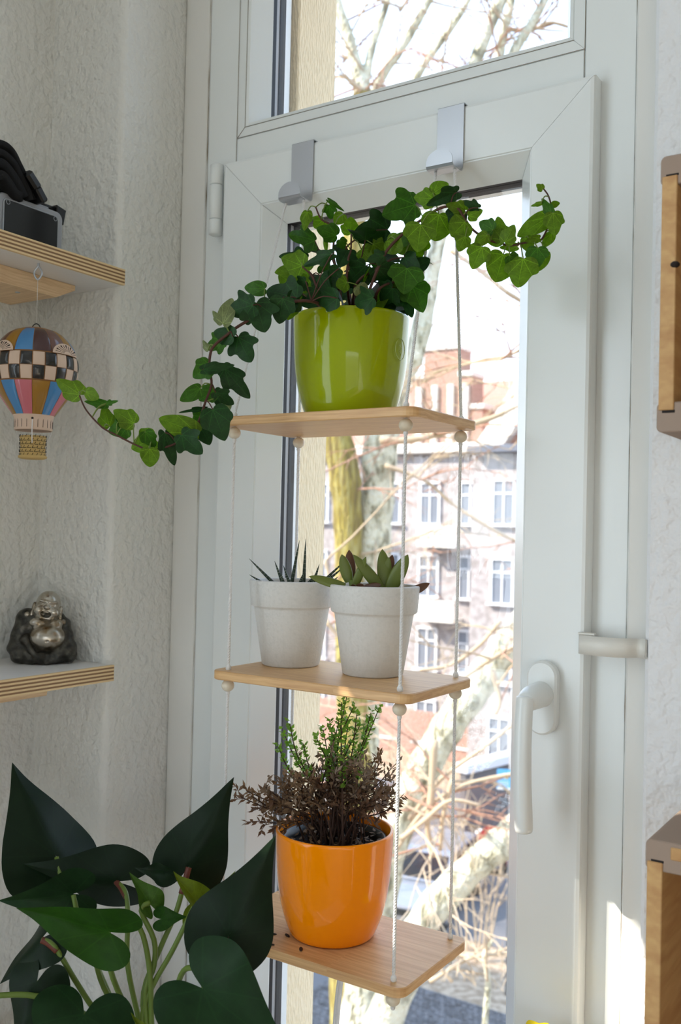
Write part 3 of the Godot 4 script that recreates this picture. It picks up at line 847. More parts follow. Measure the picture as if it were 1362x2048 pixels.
# ---------------------------------------------------------------- the scene
func _ready() -> void:
	rng.seed = 7
	var cam := Camera3D.new()
	cam.name = "camera"
	add_child(cam)
	var lens := CameraAttributesPhysical.new()
	lens.frustum_focal_length = 22.734
	lens.frustum_focus_distance = 0.96
	lens.exposure_aperture = 6.3
	lens.frustum_near = 0.02
	lens.frustum_far = 400.0
	cam.attributes = lens
	cam.position = Vector3(0, 0, 0.92)
	cam.basis = Basis(Vector3.UP, deg_to_rad(33.0664)) * Basis(Vector3.RIGHT, deg_to_rad(1.1158)) * Basis(Vector3.BACK, deg_to_rad(1.3395))
	cam.current = true
	var env := Environment.new()
	env.background_mode = Environment.BG_SKY
	var sky := Sky.new()
	var sm := ProceduralSkyMaterial.new()
	sm.sky_top_color = Color(0.68, 0.83, 1.0)
	sm.sky_horizon_color = Color(0.95, 0.975, 1.0)
	sm.sky_curve = 0.35
	sm.ground_bottom_color = Color(0.5, 0.48, 0.45)
	sm.ground_horizon_color = Color(0.8, 0.8, 0.8)
	sm.sun_angle_max = 1.0
	sky.sky_material = sm
	env.sky = sky
	env.background_energy_multiplier = 3.0
	env.tonemap_mode = Environment.TONE_MAPPER_LINEAR
	env.tonemap_exposure = 1.0
	env.sdfgi_enabled = true
	env.ssao_enabled = true
	env.ssil_enabled = true
	var we := WorldEnvironment.new()
	we.name = "world"
	we.environment = env
	add_child(we)
	var sun := DirectionalLight3D.new()
	sun.name = "sun"
	sun.light_color = Color(1.0, 0.965, 0.90)
	sun.light_energy = 3.4
	sun.light_angular_distance = 0.6
	sun.shadow_enabled = true
	add_child(sun)
	sun.look_at_from_position(Vector3.ZERO, Vector3(0.6, -0.6, -0.53), Vector3.UP)
	var day := AreaLight3D.new()  # soft light from an unseen window, out of view on the left
	day.name = "unseen_left_daylight"
	day.area_size = Vector2(1.3, 1.6)
	day.light_color = Color(0.88, 0.95, 1.0)
	day.light_energy = 0.95
	day.area_normalize_energy = false
	day.shadow_enabled = true
	add_child(day)
	day.position = Vector3(-0.93, 0.15, 1.5)
	day.rotation.y = -PI / 2.0

	var back := AreaLight3D.new()  # fill light added behind the camera to brighten the window side
	back.name = "back_fill_light"
	back.area_size = Vector2(2.1, 1.5)
	back.light_color = Color(0.97, 0.98, 0.96)
	back.light_energy = 0.16
	back.area_normalize_energy = false
	back.shadow_enabled = true
	add_child(back)
	back.position = Vector3(1.8, -0.45, 3.18)

	make_materials()
	build_room()
	build_window()
	build_hanging_shelf()
	build_pots()
	build_ivy()
	build_succulents()
	build_shrub()
	build_anthurium()
	build_wall_shelves()
	build_camera()
	build_balloon()
	build_statue()
	build_crates()
	build_outdoors()

func V(x: float, y: float, z: float) -> Vector3:
	return Vector3(x, y, z)

func boxes(list: Array, bev := 0.001) -> ArrayMesh:
	var st := mb(false)
	for b in list:
		add_box(st, b[0], b[1], bev)
	return fin(st)

func build_room() -> void:
	struct("floor", box(V(-1.06, -1.56, -0.07), V(3.0, -1.5, 3.26), 0.0), M.floor)
	struct("ceiling", box(V(-1.06, 1.3, -0.07), V(3.0, 1.36, 3.26), 0.0), M.ceiling)
	struct("wall_left", boxes([
		[V(-1.058, -1.5, 0.09), V(-0.998, 1.3, 0.606)],
		[V(-1.058, 0.424, 0.606), V(-0.998, 1.3, 0.74)], [V(-1.058, -1.5, 0.606), V(-0.998, 0.19, 0.74)],  # unseen slit, placed so a narrow sunbeam reaches the right frame
		[V(-1.058, -1.5, 0.74), V(-0.998, 1.3, 0.82)],
		[V(-1.058, 1.0, 0.82), V(-0.998, 1.3, 2.2)], [V(-1.058, -1.5, 0.82), V(-0.998, -0.7, 2.2)],
		[V(-1.058, -1.5, 2.2), V(-0.998, 1.3, 3.26)]], 0.0), M.wall)
	var st := mb(false)
	# the pier between the corner and the window niche, its edge rounded
	var poly := PackedVector2Array([Vector2(-1.3, -0.07), Vector2(-0.8715, -0.07)])
	for k in 7:
		var t := PI / 2 * k / 6
		poly.append(Vector2(-0.8795 + 0.008 * cos(t), 0.082 + 0.008 * sin(t)))
	poly.append(Vector2(-1.3, 0.09))
	add_extrude(st, poly, -1.5, 1.3, Transform3D(Basis(V(1, 0, 0), V(0, 0, 1), V(0, 1, 0)), Vector3.ZERO))
	struct("wall_window", fin(st), M.wall)
	struct("wall_right_of_window", box(V(-0.256, -1.5, -0.07), V(3.0, 1.3, 0.0), 0.004), M.wall_bright)
	struct("wall_below_window", box(V(-0.8715, -1.5, -0.07), V(-0.256, -1.0, 0.0), 0.0), M.wall)
	struct("wall_above_window", box(V(-0.8715, 0.96, -0.07), V(-0.256, 1.3, 0.09), 0.0), M.wall)
	struct("wall_right", box(V(3.0, -1.5, -0.07), V(3.06, 1.3, 3.26), 0.0), M.wall)
	struct("wall_back", boxes([[V(-1.06, -1.5, 3.2), V(0.74, 1.3, 3.26)], [V(2.86, -1.5, 3.2), V(3.06, 1.3, 3.26)], [V(0.74, -1.5, 3.2), V(2.86, -1.21, 3.26)], [V(0.74, 0.31, 3.2), V(2.86, 1.3, 3.26)]], 0.0), M.wall)  # opening added in this wall to let in fill light
	struct("wall_outside", boxes([
		[V(-1.3, -9.5, -0.186), V(-0.745, 6.0, -0.098)], [V(-0.33, -9.5, -0.186), V(14.0, 6.0, -0.098)],
		[V(-0.745, -9.5, -0.186), V(-0.33, -1.01, -0.098)], [V(-0.745, 0.94, -0.186), V(-0.33, 6.0, -0.098)]], 0.002), M.exterior)
	struct("wall_core", boxes([[V(-1.3, -1.5, -0.098), V(-0.829, 1.3, -0.0701)], [V(-0.2785, -1.5, -0.098), V(3.0, 1.3, -0.0701)], [V(-0.829, -1.5, -0.098), V(-0.2785, -1.0, -0.0701)], [V(-0.829, 0.955, -0.098), V(-0.2785, 1.3, -0.0701)]], 0.0), M.wall)
	struct("trim_1", box(V(-0.8715, -1.0, -0.07), V(-0.8293, 0.96, -0.0185), 0.002), M.smooth_plaster)
	struct("trim_2", box(V(-0.2782, -1.0, -0.07), V(-0.2555, 0.96, -0.0165), 0.002), M.smooth_plaster)
	var bench := thing("plant_bench", "low white bench under the plants along the window, below the picture", "bench", V(-0.6, -1.5, 0.23))
	wpart("seat", box(V(-0.96, -0.62, 0.02), V(-0.22, -0.6, 0.42), 0.004), M.laminate, bench)
	for x in [-0.94, -0.27]:
		for z in [0.04, 0.37]:
			wpart("leg", box(V(x, -1.5, z), V(x + 0.03, -0.62, z + 0.03), 0.002), M.laminate, bench)
	# unseen second window in the left wall: sheer cloth placed to soften the sun
	var cv := mb()
	for i in 120:
		for j in 8:
			var q := []
			for d in [[0, 0], [1, 0], [1, 1], [0, 1]]:
				var u: float = (i + d[0]) / 120.0
				q.append(V(-0.965 + 0.012 * sin(u * 60.0), 1.06 - 1.86 * (j + d[1]) / 8.0, 0.80 + 1.45 * u))
			quad(cv, q[0], q[1], q[2], q[3])
	var c := thing("unseen_curtain", "sheer white drape out of view in the left wall, placed to soften the sun", "unseen_curtain", V(-0.965, -0.8, 1.5))
	wpart("cloth", fin(cv), M.unseen_curtain, c)
	wpart("rod", tube([V(-0.965, 1.07, 0.76), V(-0.965, 1.07, 2.28)], 0.01, 10, 0), M.steel, c)

func strip(a: Vector3, b: Vector3, r: float) -> ArrayMesh:
	return tube([a, b], r, 6, 0)

func build_window() -> void:
	var w := Node3D.new()
	w.name = "window_1"
	add_child(w)
	w.set_meta("kind", "structure")
	# fixed frame
	var fixed := [["frame_jamb", V(-0.829, -1.0, -0.098), V(-0.7808, 0.955, -0.02)], ["frame_jamb", V(-0.331, -1.0, -0.098), V(-0.2785, 0.955, -0.02)],
		["frame_head", V(-0.7806, 0.92, -0.07), V(-0.3312, 0.955, -0.02)], ["transom", V(-0.7806, 0.442, -0.07), V(-0.3312, 0.4913, -0.02)], ["frame_bottom", V(-0.7806, -1.0, -0.07), V(-0.3312, -0.957, -0.02)]]
	for f in fixed:
		wpart(f[0], box(f[1], f[2], 0.0012), M.upvc, w)
	# fanlight: glazing bead, gasket, spacer, panes
	var bead := [Vector2(0, -0.0206), Vector2(0.0115, -0.0206), Vector2(0.0122, -0.0216), Vector2(0.0128, -0.0206), Vector2(0.0165, -0.0215), Vector2(0.0295, -0.050), Vector2(0.0293, -0.0506), Vector2(0.0235, -0.0506), Vector2(0.0235, -0.069), Vector2(0, -0.069)]
	var fan := mitred(bead, -0.7806, -0.3312, 0.4915, 0.92, 0.00015)
	for k in fan:
		wpart("glazing_bead", fan[k], M.upvc, w)
	glazing(w, -0.7806, -0.3312, 0.4915, 0.92, 0.0295, -0.050, 1.0)
	# opening casement
	var cas := Node3D.new()
	cas.name = "casement"
	w.add_child(cas)
	var prof := [Vector2(0, -0.0195), Vector2(0, -0.004), Vector2(0.0012, -0.0012), Vector2(0.004, 0), Vector2(0.0602, 0), Vector2(0.0610, -0.0012), Vector2(0.0622, -0.0012), Vector2(0.0640, -0.004), Vector2(0.0805, -0.028), Vector2(0.0803, -0.0288), Vector2(0.0740, -0.0288), Vector2(0.0740, -0.068), Vector2(0.0205, -0.068), Vector2(0.0205, -0.0195)]
	var mem := mitred(prof, -0.785, -0.3132, -0.97, 0.4543, 0.00025, 1.065)
	for k in mem:
		wpart("stile" if k in ["l", "r"] else "rail", mem[k], M.upvc, cas)
	glazing(cas, -0.785, -0.3132, -0.97, 0.4543, 0.0805, -0.028, 1.04)
	# hinge
	var hinge := Node3D.new()
	hinge.name = "hinge"
	w.add_child(hinge)
	wpart("knuckle", tube([V(-0.7995, 0.367, -0.005), V(-0.7995, 0.3685, -0.005), V(-0.7995, 0.386, -0.005), V(-0.7995, 0.3865, -0.005)], [0.006, 0.0085, 0.0085, 0.008], 20, 0), M.upvc, hinge)
	wpart("knuckle", tube([V(-0.7995, 0.387, -0.005), V(-0.7995, 0.3875, -0.005), V(-0.7995, 0.4295, -0.005), V(-0.7995, 0.43, -0.005)], [0.008, 0.0085, 0.0085, 0.008], 20, 0), M.upvc, hinge)
	wpart("knuckle", tube([V(-0.7995, 0.431, -0.005), V(-0.7995, 0.4315, -0.005), V(-0.7995, 0.4555, -0.005), V(-0.7995, 0.457, -0.005)], [0.008, 0.0085, 0.0085, 0.006], 20, 0), M.upvc, hinge)
	wpart("pin", tube([V(-0.7995, 0.372, -0.005), V(-0.7995, 0.45, -0.005)], 0.0055, 12, 0), M.black_plastic, hinge)
	# handle
	var handle := Node3D.new()
	handle.name = "handle"
	w.add_child(handle)
	var st := mb(false)
	add_extrude(st, round_rect(0.031, 0.0725, 0.0154, 9), 0.0, 0.0115, Transform3D(Basis.IDENTITY, V(-0.3523, -0.1592, 0.0)), 0.002)
	wpart("rosette", fin(st), M.upvc, handle)
	st = mb()
	add_tube(st, smooth_path([V(-0.3523, -0.1555, 0.010), V(-0.3523, -0.1555, 0.022), V(-0.3525, -0.1560, 0.036), V(-0.3530, -0.1590, 0.049)], 4), [0.0128, 0.0128, 0.0127, 0.0126, 0.0125, 0.0124, 0.0122, 0.012, 0.0118, 0.0113, 0.0105, 0.0095, 0.0085], 24)
	add_tube(st, smooth_path([V(-0.3535, -0.1525, 0.0490), V(-0.3535, -0.1560, 0.0495), V(-0.3535, -0.175, 0.0520), V(-0.3530, -0.21, 0.0540), V(-0.3525, -0.25, 0.0525), V(-0.3520, -0.2795, 0.0490)], 5), [0.002, 0.0050, 0.0066, 0.0077, 0.0082, 0.0084, 0.0085, 0.0085, 0.0085, 0.0085, 0.0085, 0.0085, 0.0085, 0.0085, 0.0085, 0.0086, 0.0086, 0.0087, 0.0087, 0.0088, 0.0089, 0.0089, 0.0090, 0.0089, 0.0086, 0.0080], 24)
	wpart("grip", fin(st), M.upvc, handle)
	# dirt in the joints
	var lines := [[V(-0.7806, 0.4914, -0.0196), V(-0.3312, 0.4914, -0.0196)], [V(-0.7690, 0.5035, -0.0205), V(-0.3425, 0.5035, -0.0205)], [V(-0.7807, 0.457, -0.0196), V(-0.7807, 0.92, -0.0196)], [V(-0.7688, 0.5035, -0.0205), V(-0.7688, 0.91, -0.0205)],
		[V(-0.3311, 0.457, -0.0196), V(-0.3311, 0.92, -0.0196)], [V(-0.7806, 0.4914, -0.0198), V(-0.7690, 0.5035, -0.0204)]]
	var d := mb()
	for l in lines:
		add_tube(d, [l[0], l[1]], 0.0003, 5)
	wpart("joint_grime", fin(d), M.dirt, w)
	# the crack where frame and plaster meet: it wanders
	for x in [-0.8291, -0.2783]:
		var pts := []
		for i in 80:
			pts.append(V(x + rng.randf_range(-0.0004, 0.0004), -0.58 + 1.5 * i / 79.0, -0.0190))
		var rad := []
		for i in 80:
			rad.append(0.0001 + 0.0007 * pow(rng.randf(), 4.0))
		d = mb()
		add_tube(d, pts, rad, 5)
		wpart("joint_crack", fin(d), M.dirt, w)
	# window strap that keeps the casement from swinging
	var s := thing("window_strap", "cream plastic strap bridging the casement edge and the frame above the handle", "strap", V(-0.286, -0.104, 0.0))
	st = mb()
	ribbon(st, smooth_path([V(-0.3105, -0.104, -0.0150), V(-0.3160, -0.104, -0.004), V(-0.3175, -0.104, 0.0035), V(-0.3120, -0.104, 0.0070), V(-0.300, -0.104, 0.0105), V(-0.285, -0.104, 0.0105), V(-0.272, -0.104, 0.006), V(-0.262, -0.104, -0.004), V(-0.254, -0.104, 0.0012)], 4), V(0, 1, 0), 0.0182, 0.0011)
	wpart("band", fin(st), M.strap, s)
	st = mb(false)
	add_box(st, V(-0.3178, -0.0945, 0.0002), V(-0.3015, -0.0925, 0.0072), 0.0004)
	wpart("flap", fin(st), M.strap, s)
	# the two steel hooks over the casement
	for h in [[-0.6626, 0.4545, "left-hand steel over-door hook on the casement top, above the left end of the shelf"], [-0.4692, 0.4545, "right-hand steel over-door hook on the casement top, nearer the handle side"]]:
		var x: float = h[0]
		var hk := thing("over_door_hook", h[2], "hook", V(x, 0.455, 0.0), 0.0, "steel hooks over the casement")
		st = mb(false)
		ribbon(st, [V(x, 0.4475, -0.0185), V(x, 0.4553, -0.0185), V(x, 0.4556, -0.018), V(x, 0.4556, 0.0012), V(x, 0.4550, 0.0018), V(x, 0.3880, 0.0018), V(x, 0.3850, 0.0024), V(x, 0.3828, 0.0045), V(x, 0.3820, 0.008)], V(1, 0, 0), 0.031, 0.0011)
		wpart("plate", fin(st), M.steel, hk)
		st = mb(false)
		ribbon(st, [V(x, 0.3820, 0.008), V(x, 0.3818, 0.021), V(x, 0.3824, 0.0245), V(x, 0.3845, 0.026)], V(1, 0, 0), 0.031, 0.0011)
		var poly := PackedVector2Array([Vector2(-0.0155, 0.0), Vector2(0.0155, 0.0)])
		for k in 13:
			var t := PI * k / 12
			poly.append(Vector2(0.0155 * cos(t), 0.003 + 0.0135 * sin(t)))
		add_extrude(st, poly, 0.0, 0.0011, Transform3D(Basis.IDENTITY, V(x, 0.3845, 0.0255)))
		wpart("tab", fin(st), M.steel, hk)

# black gaskets, bright spacer bar and two panes inside a rebate
func glazing(parent: Node, x0: float, x1: float, y0: float, y1: float, u: float, z: float, wr: float) -> void:
	for g in [["gasket", 0.0010, 0.0095, 0.0014, M.gasket], ["spacer_bar", 0.0095, 0.0165, 0.0022, M.spacer], ["gasket", 0.0165, 0.0290, 0.0016, M.gasket], ["outer_bead", 0.0290, 0.0400, 0.0015, M.upvc]]:
		var uo: float = u - 0.0062
		var ui: float = u - g[3]
		var ring := mitred([Vector2(uo, z - g[1]), Vector2(ui, z - g[1]), Vector2(ui, z - g[2]), Vector2(uo, z - g[2])], x0, x1, y0, y1, 0.0, wr)
		for k in ring:
			if k != "t" or g[0] != "spacer_bar":
				wpart(g[0], ring[k], g[4], parent)
	var top_bar := mitred([Vector2(u - 0.0062, z - 0.0095), Vector2(u - 0.0020, z - 0.0095), Vector2(u - 0.0020, z - 0.0108), Vector2(u - 0.0062, z - 0.0108)], x0, x1, y0, y1, 0.0, wr, "t")
	wpart("spacer_bar", top_bar.t, M.spacer, parent)
	var top_seal := mitred([Vector2(u - 0.0062, z - 0.0108), Vector2(u - 0.0014, z - 0.0108), Vector2(u - 0.0014, z - 0.0165), Vector2(u - 0.0062, z - 0.0165)], x0, x1, y0, y1, 0.0, wr, "t")
	wpart("gasket", top_seal.t, M.gasket, parent)
	for dz in [0.0098, 0.0200]:
		var st := mb(false)
		var a := V(x0 + u, y0 + u, z - dz)
		var b := V(x1 - u * wr, y1 - u, z - dz)
		quad(st, V(a.x, a.y, a.z), V(b.x, a.y, a.z), V(b.x, b.y, a.z), V(a.x, b.y, a.z))
		wpart("pane", fin(st), M.glass, parent)

# a flat strip along pts; side = direction of its width
func ribbon(st: SurfaceTool, pts: Array, side: Vector3, w: float, t: float) -> void:
	var rings := []
	for i in pts.size():
		var d: Vector3 = (pts[mini(i + 1, pts.size() - 1)] - pts[maxi(i - 1, 0)]).normalized()
		var n := side.cross(d).normalized()
		var s: Vector3 = side * w / 2.0
		rings.append([pts[i] - s - n * t / 2, pts[i] + s - n * t / 2, pts[i] + s + n * t / 2, pts[i] - s + n * t / 2])
	for i in rings.size() - 1:
		for k in 4:
			quad(st, rings[i][k], rings[i + 1][k], rings[i + 1][(k + 1) % 4], rings[i][(k + 1) % 4])
	for r in [rings[0], rings[-1]]:
		quad(st, r[0], r[1], r[2], r[3])

# ---------------------------------------------------------------- hanging shelf
const SX := -0.5357
const SZ := 0.0890
const HOLE := Vector2(0.1008, 0.0569)

func twisted(pts: Array, r: float, pitch := 0.008) -> ArrayMesh:
	var st := mb()
	var fine := []
	for i in pts.size() - 1:
		var n := maxi(2, int(pts[i].distance_to(pts[i + 1]) / (pitch / 6.0)))
		for k in n:
			fine.append(pts[i].lerp(pts[i + 1], float(k) / n))
	fine.append(pts[-1])
	for s in 3:
		var line := []
		for i in fine.size():
			var d: Vector3 = (fine[mini(i + 1, fine.size() - 1)] - fine[maxi(i - 1, 0)]).normalized()
			var f := frame_at(d)
			if absf(d.y) > 0.85:
				f = [Vector3.RIGHT, d.cross(Vector3.RIGHT).normalized()]
			var t := TAU * (i / 6.0 + s / 3.0)
			line.append(fine[i] + (f[0] * cos(t) + f[1] * sin(t)) * r * 0.5)
		add_tube(st, line, r * 0.55, 5)
	return fin(st)

func build_hanging_shelf() -> void:
	var t := thing("hanging_shelf", "three-tier hanging shelf of bamboo boards on white cords with wooden beads", "shelf", V(SX, -0.422, SZ))
	var tops := [0.1140, -0.1450, -0.4065]
	var turn := Basis(V(1, 0, 0), V(0, 0, 1), V(0, 1, 0))
	for y in tops:
		var st := mb(false)
		add_extrude(st, round_rect(0.232, 0.137, 0.012, 6), y - 0.0092, y, Transform3D(turn, V(SX, 0, SZ)), 0.0009)
		wpart("board", fin(st), M.bamboo, t)
	var k := 0
	for c in [[-1, 1], [1, 1], [1, -1], [-1, -1]]:
		var x: float = SX + c[0] * HOLE.x
		var z: float = SZ + c[1] * HOLE.y
		var hook := V(-0.6626, 0.3835, 0.014) if c[0] < 0 else V(-0.4692, 0.3835, 0.014)
		hook.x += [-0.013, -0.010, 0.012, 0.012][k]
		var pts := [hook, V(x, tops[0] + 0.004, z), V(x, tops[1] + 0.004, z), V(x, tops[2] - 0.012, z)]
		wpart("cord", twisted(pts, 0.0017), M.rope, t)
		for y in tops:
			wpart("bead", ball(V(x, y - 0.0158, z), 0.0066, 24, 0.94), M.bead, t)
			wpart("knot", ball(V(x, y + 0.0024, z), 0.0030, 10, 1.25), M.rope, t)
			wpart("knot", ball(V(x, y - 0.0232, z), 0.0024, 8, 1.2), M.rope, t)
		k += 1
	# cords tied off below the lowest board: a loose tail
	var tail := mb()
	for i in 4:
		var o := V((i % 2) * 0.0026, 0, (i / 2) * 0.0026)
		add_tube(tail, smooth_path([V(-0.543, -0.4158, 0.060) + o, V(-0.5445, -0.45, 0.061) + o, V(-0.549, -0.49, 0.061) + o, V(-0.553, -0.545, 0.060) + o], 3), 0.0016, 6)
	wpart("cord_tail", fin(tail), M.rope, t)
	# shed leaves on the lowest board
	var i := 0
	for p in [[V(-0.5845, -0.4058, 0.1292), 0.4, "shed brown leaf on the lowest board, beside the far left of the orange pot"], [V(-0.5703, -0.4058, 0.1233), 2.6, "shed brown leaf on the lowest board, tucked against the orange pot"], [V(-0.5713, -0.4058, 0.1500), 0.2, "shed brown leaf near the front edge of the lowest board, behind the big green leaf"], [V(-0.5411, -0.4058, 0.141), 2.2, "shed brown leaf in front of the orange pot, rightmost of the four"]]:
		var m := mb()
		add_ball(m, Vector3.ZERO, 0.0048, 10)
		var o := part("fallen_leaf", fin(m), M.seed_)
		o.position = p[0]
		o.scale = V(1.0, 0.16, 0.38)
		o.rotation.y = p[1]
		tag(o, p[2], "leaf", "shed leaves on the lowest board")
		i += 1

# ---------------------------------------------------------------- pots
func build_pots() -> void:
	var g := thing("plant_pot", "glossy lime green flowerpot on the top board of the hanging shelf", "plant pot", V(-0.533, 0.1142, 0.0885))
	part("pot", lathe(pot_profile(0.0595, 0.103, 0.0455, 0.003), Vector3.ZERO, 72), M.green_glaze, g)
	# raised round maker's stamp towards the glass
	var st := mb()
	var ang := deg_to_rad(87.0)
	var cen := V(sin(ang), 0, cos(ang))
	var tang := V(cos(ang), 0, -sin(ang))
	var ring := []
	for k in 33:
		var t := TAU * k / 32
		var h := 0.066 + 0.0105 * sin(t)
		var off := 0.0085 * cos(t)
		var rr := 0.0597
		ring.append((cen * sqrt(rr * rr - off * off) + tang * off) + V(0, h, 0))
	add_tube(st, ring, 0.0004, 6)
	for yy in [0.069, 0.063]:
		add_tube(st, smooth_path([cen * 0.0597 + tang * 0.001 + V(0, yy + 0.0025, 0), cen * 0.0597 - tang * 0.002 + V(0, yy + 0.001, 0), cen * 0.0597 + tang * 0.001 + V(0, yy - 0.001, 0)], 3), 0.00035, 5)
	part("stamp", fin(st), M.green_glaze, g)
	var o := thing("plant_pot", "glossy orange flowerpot holding a black nursery pot on the lowest board", "plant pot", V(-0.5395, -0.4063, 0.0885))
	part("pot", lathe(pot_profile(0.0597, 0.105, 0.0435, 0.003), Vector3.ZERO, 72), M.orange_glaze, o)

func pot_profile(r: float, h: float, rb: float, wall: float) -> Array:
	var out := [Vector2(0, 0.0), Vector2(rb - 0.006, 0.0)]
	out.append_array(smooth_prof([Vector2(rb - 0.003, 0.0006), Vector2(rb + 0.0005, 0.004), Vector2(rb + (r - rb) * 0.52, h * 0.25), Vector2(rb + (r - rb) * 0.82, h * 0.5), Vector2(r - 0.0008, h * 0.78), Vector2(r, h - 0.0015)], 6))
	out.append_array([Vector2(r - 0.0006, h), Vector2(r - wall + 0.0006, h), Vector2(r - wall, h - 0.001), Vector2(r - wall - 0.001, h * 0.6), Vector2(rb + (r - rb) * 0.5 - wall, h * 0.22), Vector2(rb - wall, 0.006), Vector2(0, 0.004)])
	return out

# ---------------------------------------------------------------- leaves
const OUTLINES := [
	[[0.0, 0.0], [0.05, -0.06], [0.14, -0.12], [0.27, -0.12], [0.37, -0.04], [0.38, 0.05], [0.42, 0.12], [0.53, 0.22], [0.60, 0.38], [0.53, 0.47], [0.38, 0.48], [0.31, 0.55], [0.29, 0.66], [0.22, 0.82], [0.10, 0.95], [0.0, 1.0]],
	[[0.0, 0.0], [0.07, -0.07], [0.20, -0.11], [0.36, -0.08], [0.48, 0.05], [0.52, 0.18], [0.57, 0.34], [0.52, 0.46], [0.40, 0.53], [0.33, 0.64], [0.24, 0.80], [0.11, 0.94], [0.0, 1.0]],
	[[0.0, 0.0], [0.08, -0.08], [0.22, -0.11], [0.38, -0.06], [0.50, 0.08], [0.55, 0.26], [0.53, 0.44], [0.45, 0.62], [0.31, 0.80], [0.15, 0.94], [0.0, 1.0]],
	[[0.0, 0.0], [0.03, -0.10], [0.08, -0.21], [0.19, -0.30], [0.33, -0.30], [0.45, -0.20], [0.52, -0.04], [0.50, 0.13], [0.40, 0.31], [0.28, 0.48], [0.18, 0.64], [0.10, 0.79], [0.045, 0.91], [0.0, 1.0]]]

# a leaf blade from its stalk at the origin to its tip at (0, 1, 0)
func blade(which: int, fold: float, droop: float, wave: float, seed_: int, cup := 0.0, tipcurl := 0.0) -> ArrayMesh:
	var src := []
	for p in OUTLINES[which]:
		src.append(Vector2(p[0], p[1]))
	var half := smooth_prof(src, 3)
	var r := RandomNumberGenerator.new()
	r.seed = seed_
	var ph := r.randf() * TAU
	var lean := r.randf_range(-0.05, 0.05)
	var st := mb()
	var bend := func(x: float, y: float) -> Vector3:
		var z := fold * absf(x) + wave * sin(y * 7.0 + ph + signf(x) * 1.3) * absf(x) - droop * y * y - cup * x * x
		if tipcurl != 0.0 and y > 0.6:
			z += tipcurl * pow((y - 0.6) / 0.4, 2.0)
		return Vector3(x + lean * y * y, y, z)
	for sgn in [-1.0, 1.0]:
		var rows := []
		for i in half.size():
			var p: Vector2 = half[i]
			var my := clampf(p.y * 0.92 + 0.06 * (1.0 - p.y), 0.0, 1.0)
			if i == 0:
				my = 0.0
			if i == half.size() - 1:
				my = 1.0
			var row := []
			for k in 5:
				var f := k / 4.0
				var x: float = p.x * sgn * f
				var y := lerpf(my, p.y, f)
				row.append([bend.call(x, y), Vector2((x + 0.65) / 1.3, 1.0 - (y + 0.36) / 1.42)])
			rows.append(row)
		for i in rows.size() - 1:
			for k in 4:
				var q := [rows[i][k], rows[i][k + 1], rows[i + 1][k + 1], rows[i + 1][k]]
				if sgn < 0.0:
					q.reverse()
				for n in [0, 2, 1, 0, 3, 2]:
					st.set_uv(q[n][1])
					st.add_vertex(q[n][0])
	return fin(st)

func leaf_basis(dir: Vector3, length: float, width: float, facing: Vector3, roll: float) -> Basis:
	var d := dir.normalized()
	var n := (facing - d * facing.dot(d)).normalized()
	n = n.rotated(d, roll)
	var s := d.cross(n)
	return Basis(s * length * width, d * length, n * length)

func put_leaf(parent: Node, mesh: Mesh, m: Material, base: Vector3, b: Basis, called := "leaf") -> MeshInstance3D:
	var o := part(called, mesh, m, parent)
	o.transform = Transform3D(b, base - origin_of(parent))
	return o

func build_ivy() -> void:
	var t := thing("ivy_plant", "trailing ivy in the lime green pot with one runner to each side", "plant", V(-0.533, 0.20, 0.0885))
	wpart("soil", lathe([Vector2(0, 0.196), Vector2(0.030, 0.197), Vector2(0.0555, 0.193)], V(-0.533, 0, 0.0885), 32), M.soil, t)
	var shapes := []
	for i in 9:
		shapes.append(blade([0, 1, 2][i % 3], [0.05, -0.12, 0.18][i / 3], 0.06 + 0.07 * (i % 2), 0.07, 20 + i))
	var eye := V(0, 0, 0.92)
	var i := 0
	for row in IVY_LEAVES:
		var p := V(row[0], row[1], row[2])
		var q := V(row[3], row[4], row[5])
		var k := int(row[7])
		var shape: int = ([0, 3, 6, 1][i % 4] if k == 0 else [1, 4, 7, 0, 2][i % 5] if k == 1 else [1, 2, 4, 5][i % 4])
		var l := p.distance_to(q)
		put_leaf(t, shapes[shape], M.ivy[k], p, leaf_basis(q - p, l * 1.04, row[6], (eye - p).normalized(), rng.randf_range(-0.25, 0.25)))
		# leaf stalk towards the nearest stem
		var best := p + V(0, -0.01, 0)
		var dist := 1e9
		for s in IVY_STEMS:
			for v in s:
				var dd := p.distance_to(v)
				if dd < dist:
					dist = dd
					best = v
		if dist < 0.05 and dist > 0.002:
			wpart("leaf_stalk", tube([best, best.lerp(p, 0.5) + V(0, 0.003, 0.001), p], 0.0006, 5, 3), M.stem_green if k > 0 else M.stem_brown, t)
		i += 1
	# the crown behind the leaves that face us
	for j in 46:
		var a := rng.randf() * TAU
		var rr := 0.058 * sqrt(rng.randf())
		var y := 0.218 + 0.075 * rng.randf()
		var p := V(-0.535 + rr * cos(a) * 1.15, y, 0.082 + rr * sin(a) * 0.8)
		var dir := V(cos(a), rng.randf_range(-0.5, 0.9), sin(a))
		put_leaf(t, shapes[j % 9], M.ivy[[0, 0, 1, 0, 2][j % 5]], p, leaf_basis(dir, rng.randf_range(0.020, 0.032), 1.0, V(0.3, 0.6, 0.7), rng.randf_range(-0.8, 0.8)))
		if j % 2 == 0:
			wpart("leaf_stalk", tube([V(-0.535 + rr * 0.3 * cos(a), 0.195, 0.085 + rr * 0.3 * sin(a)), V(-0.535 + rr * 0.6 * cos(a), lerpf(0.195, y, 0.6), 0.083 + rr * 0.5 * sin(a)), p], 0.0007, 5, 3), M.stem_brown, t)
	for s in IVY_STEMS:
		var pts := smooth_path(s, 4)
		var rad := []
		for n in pts.size():
			rad.append(lerpf(0.0016, 0.0007, float(n) / pts.size()))
		wpart("stem", tube(pts, rad, 7, 0), M.stem_brown, t)

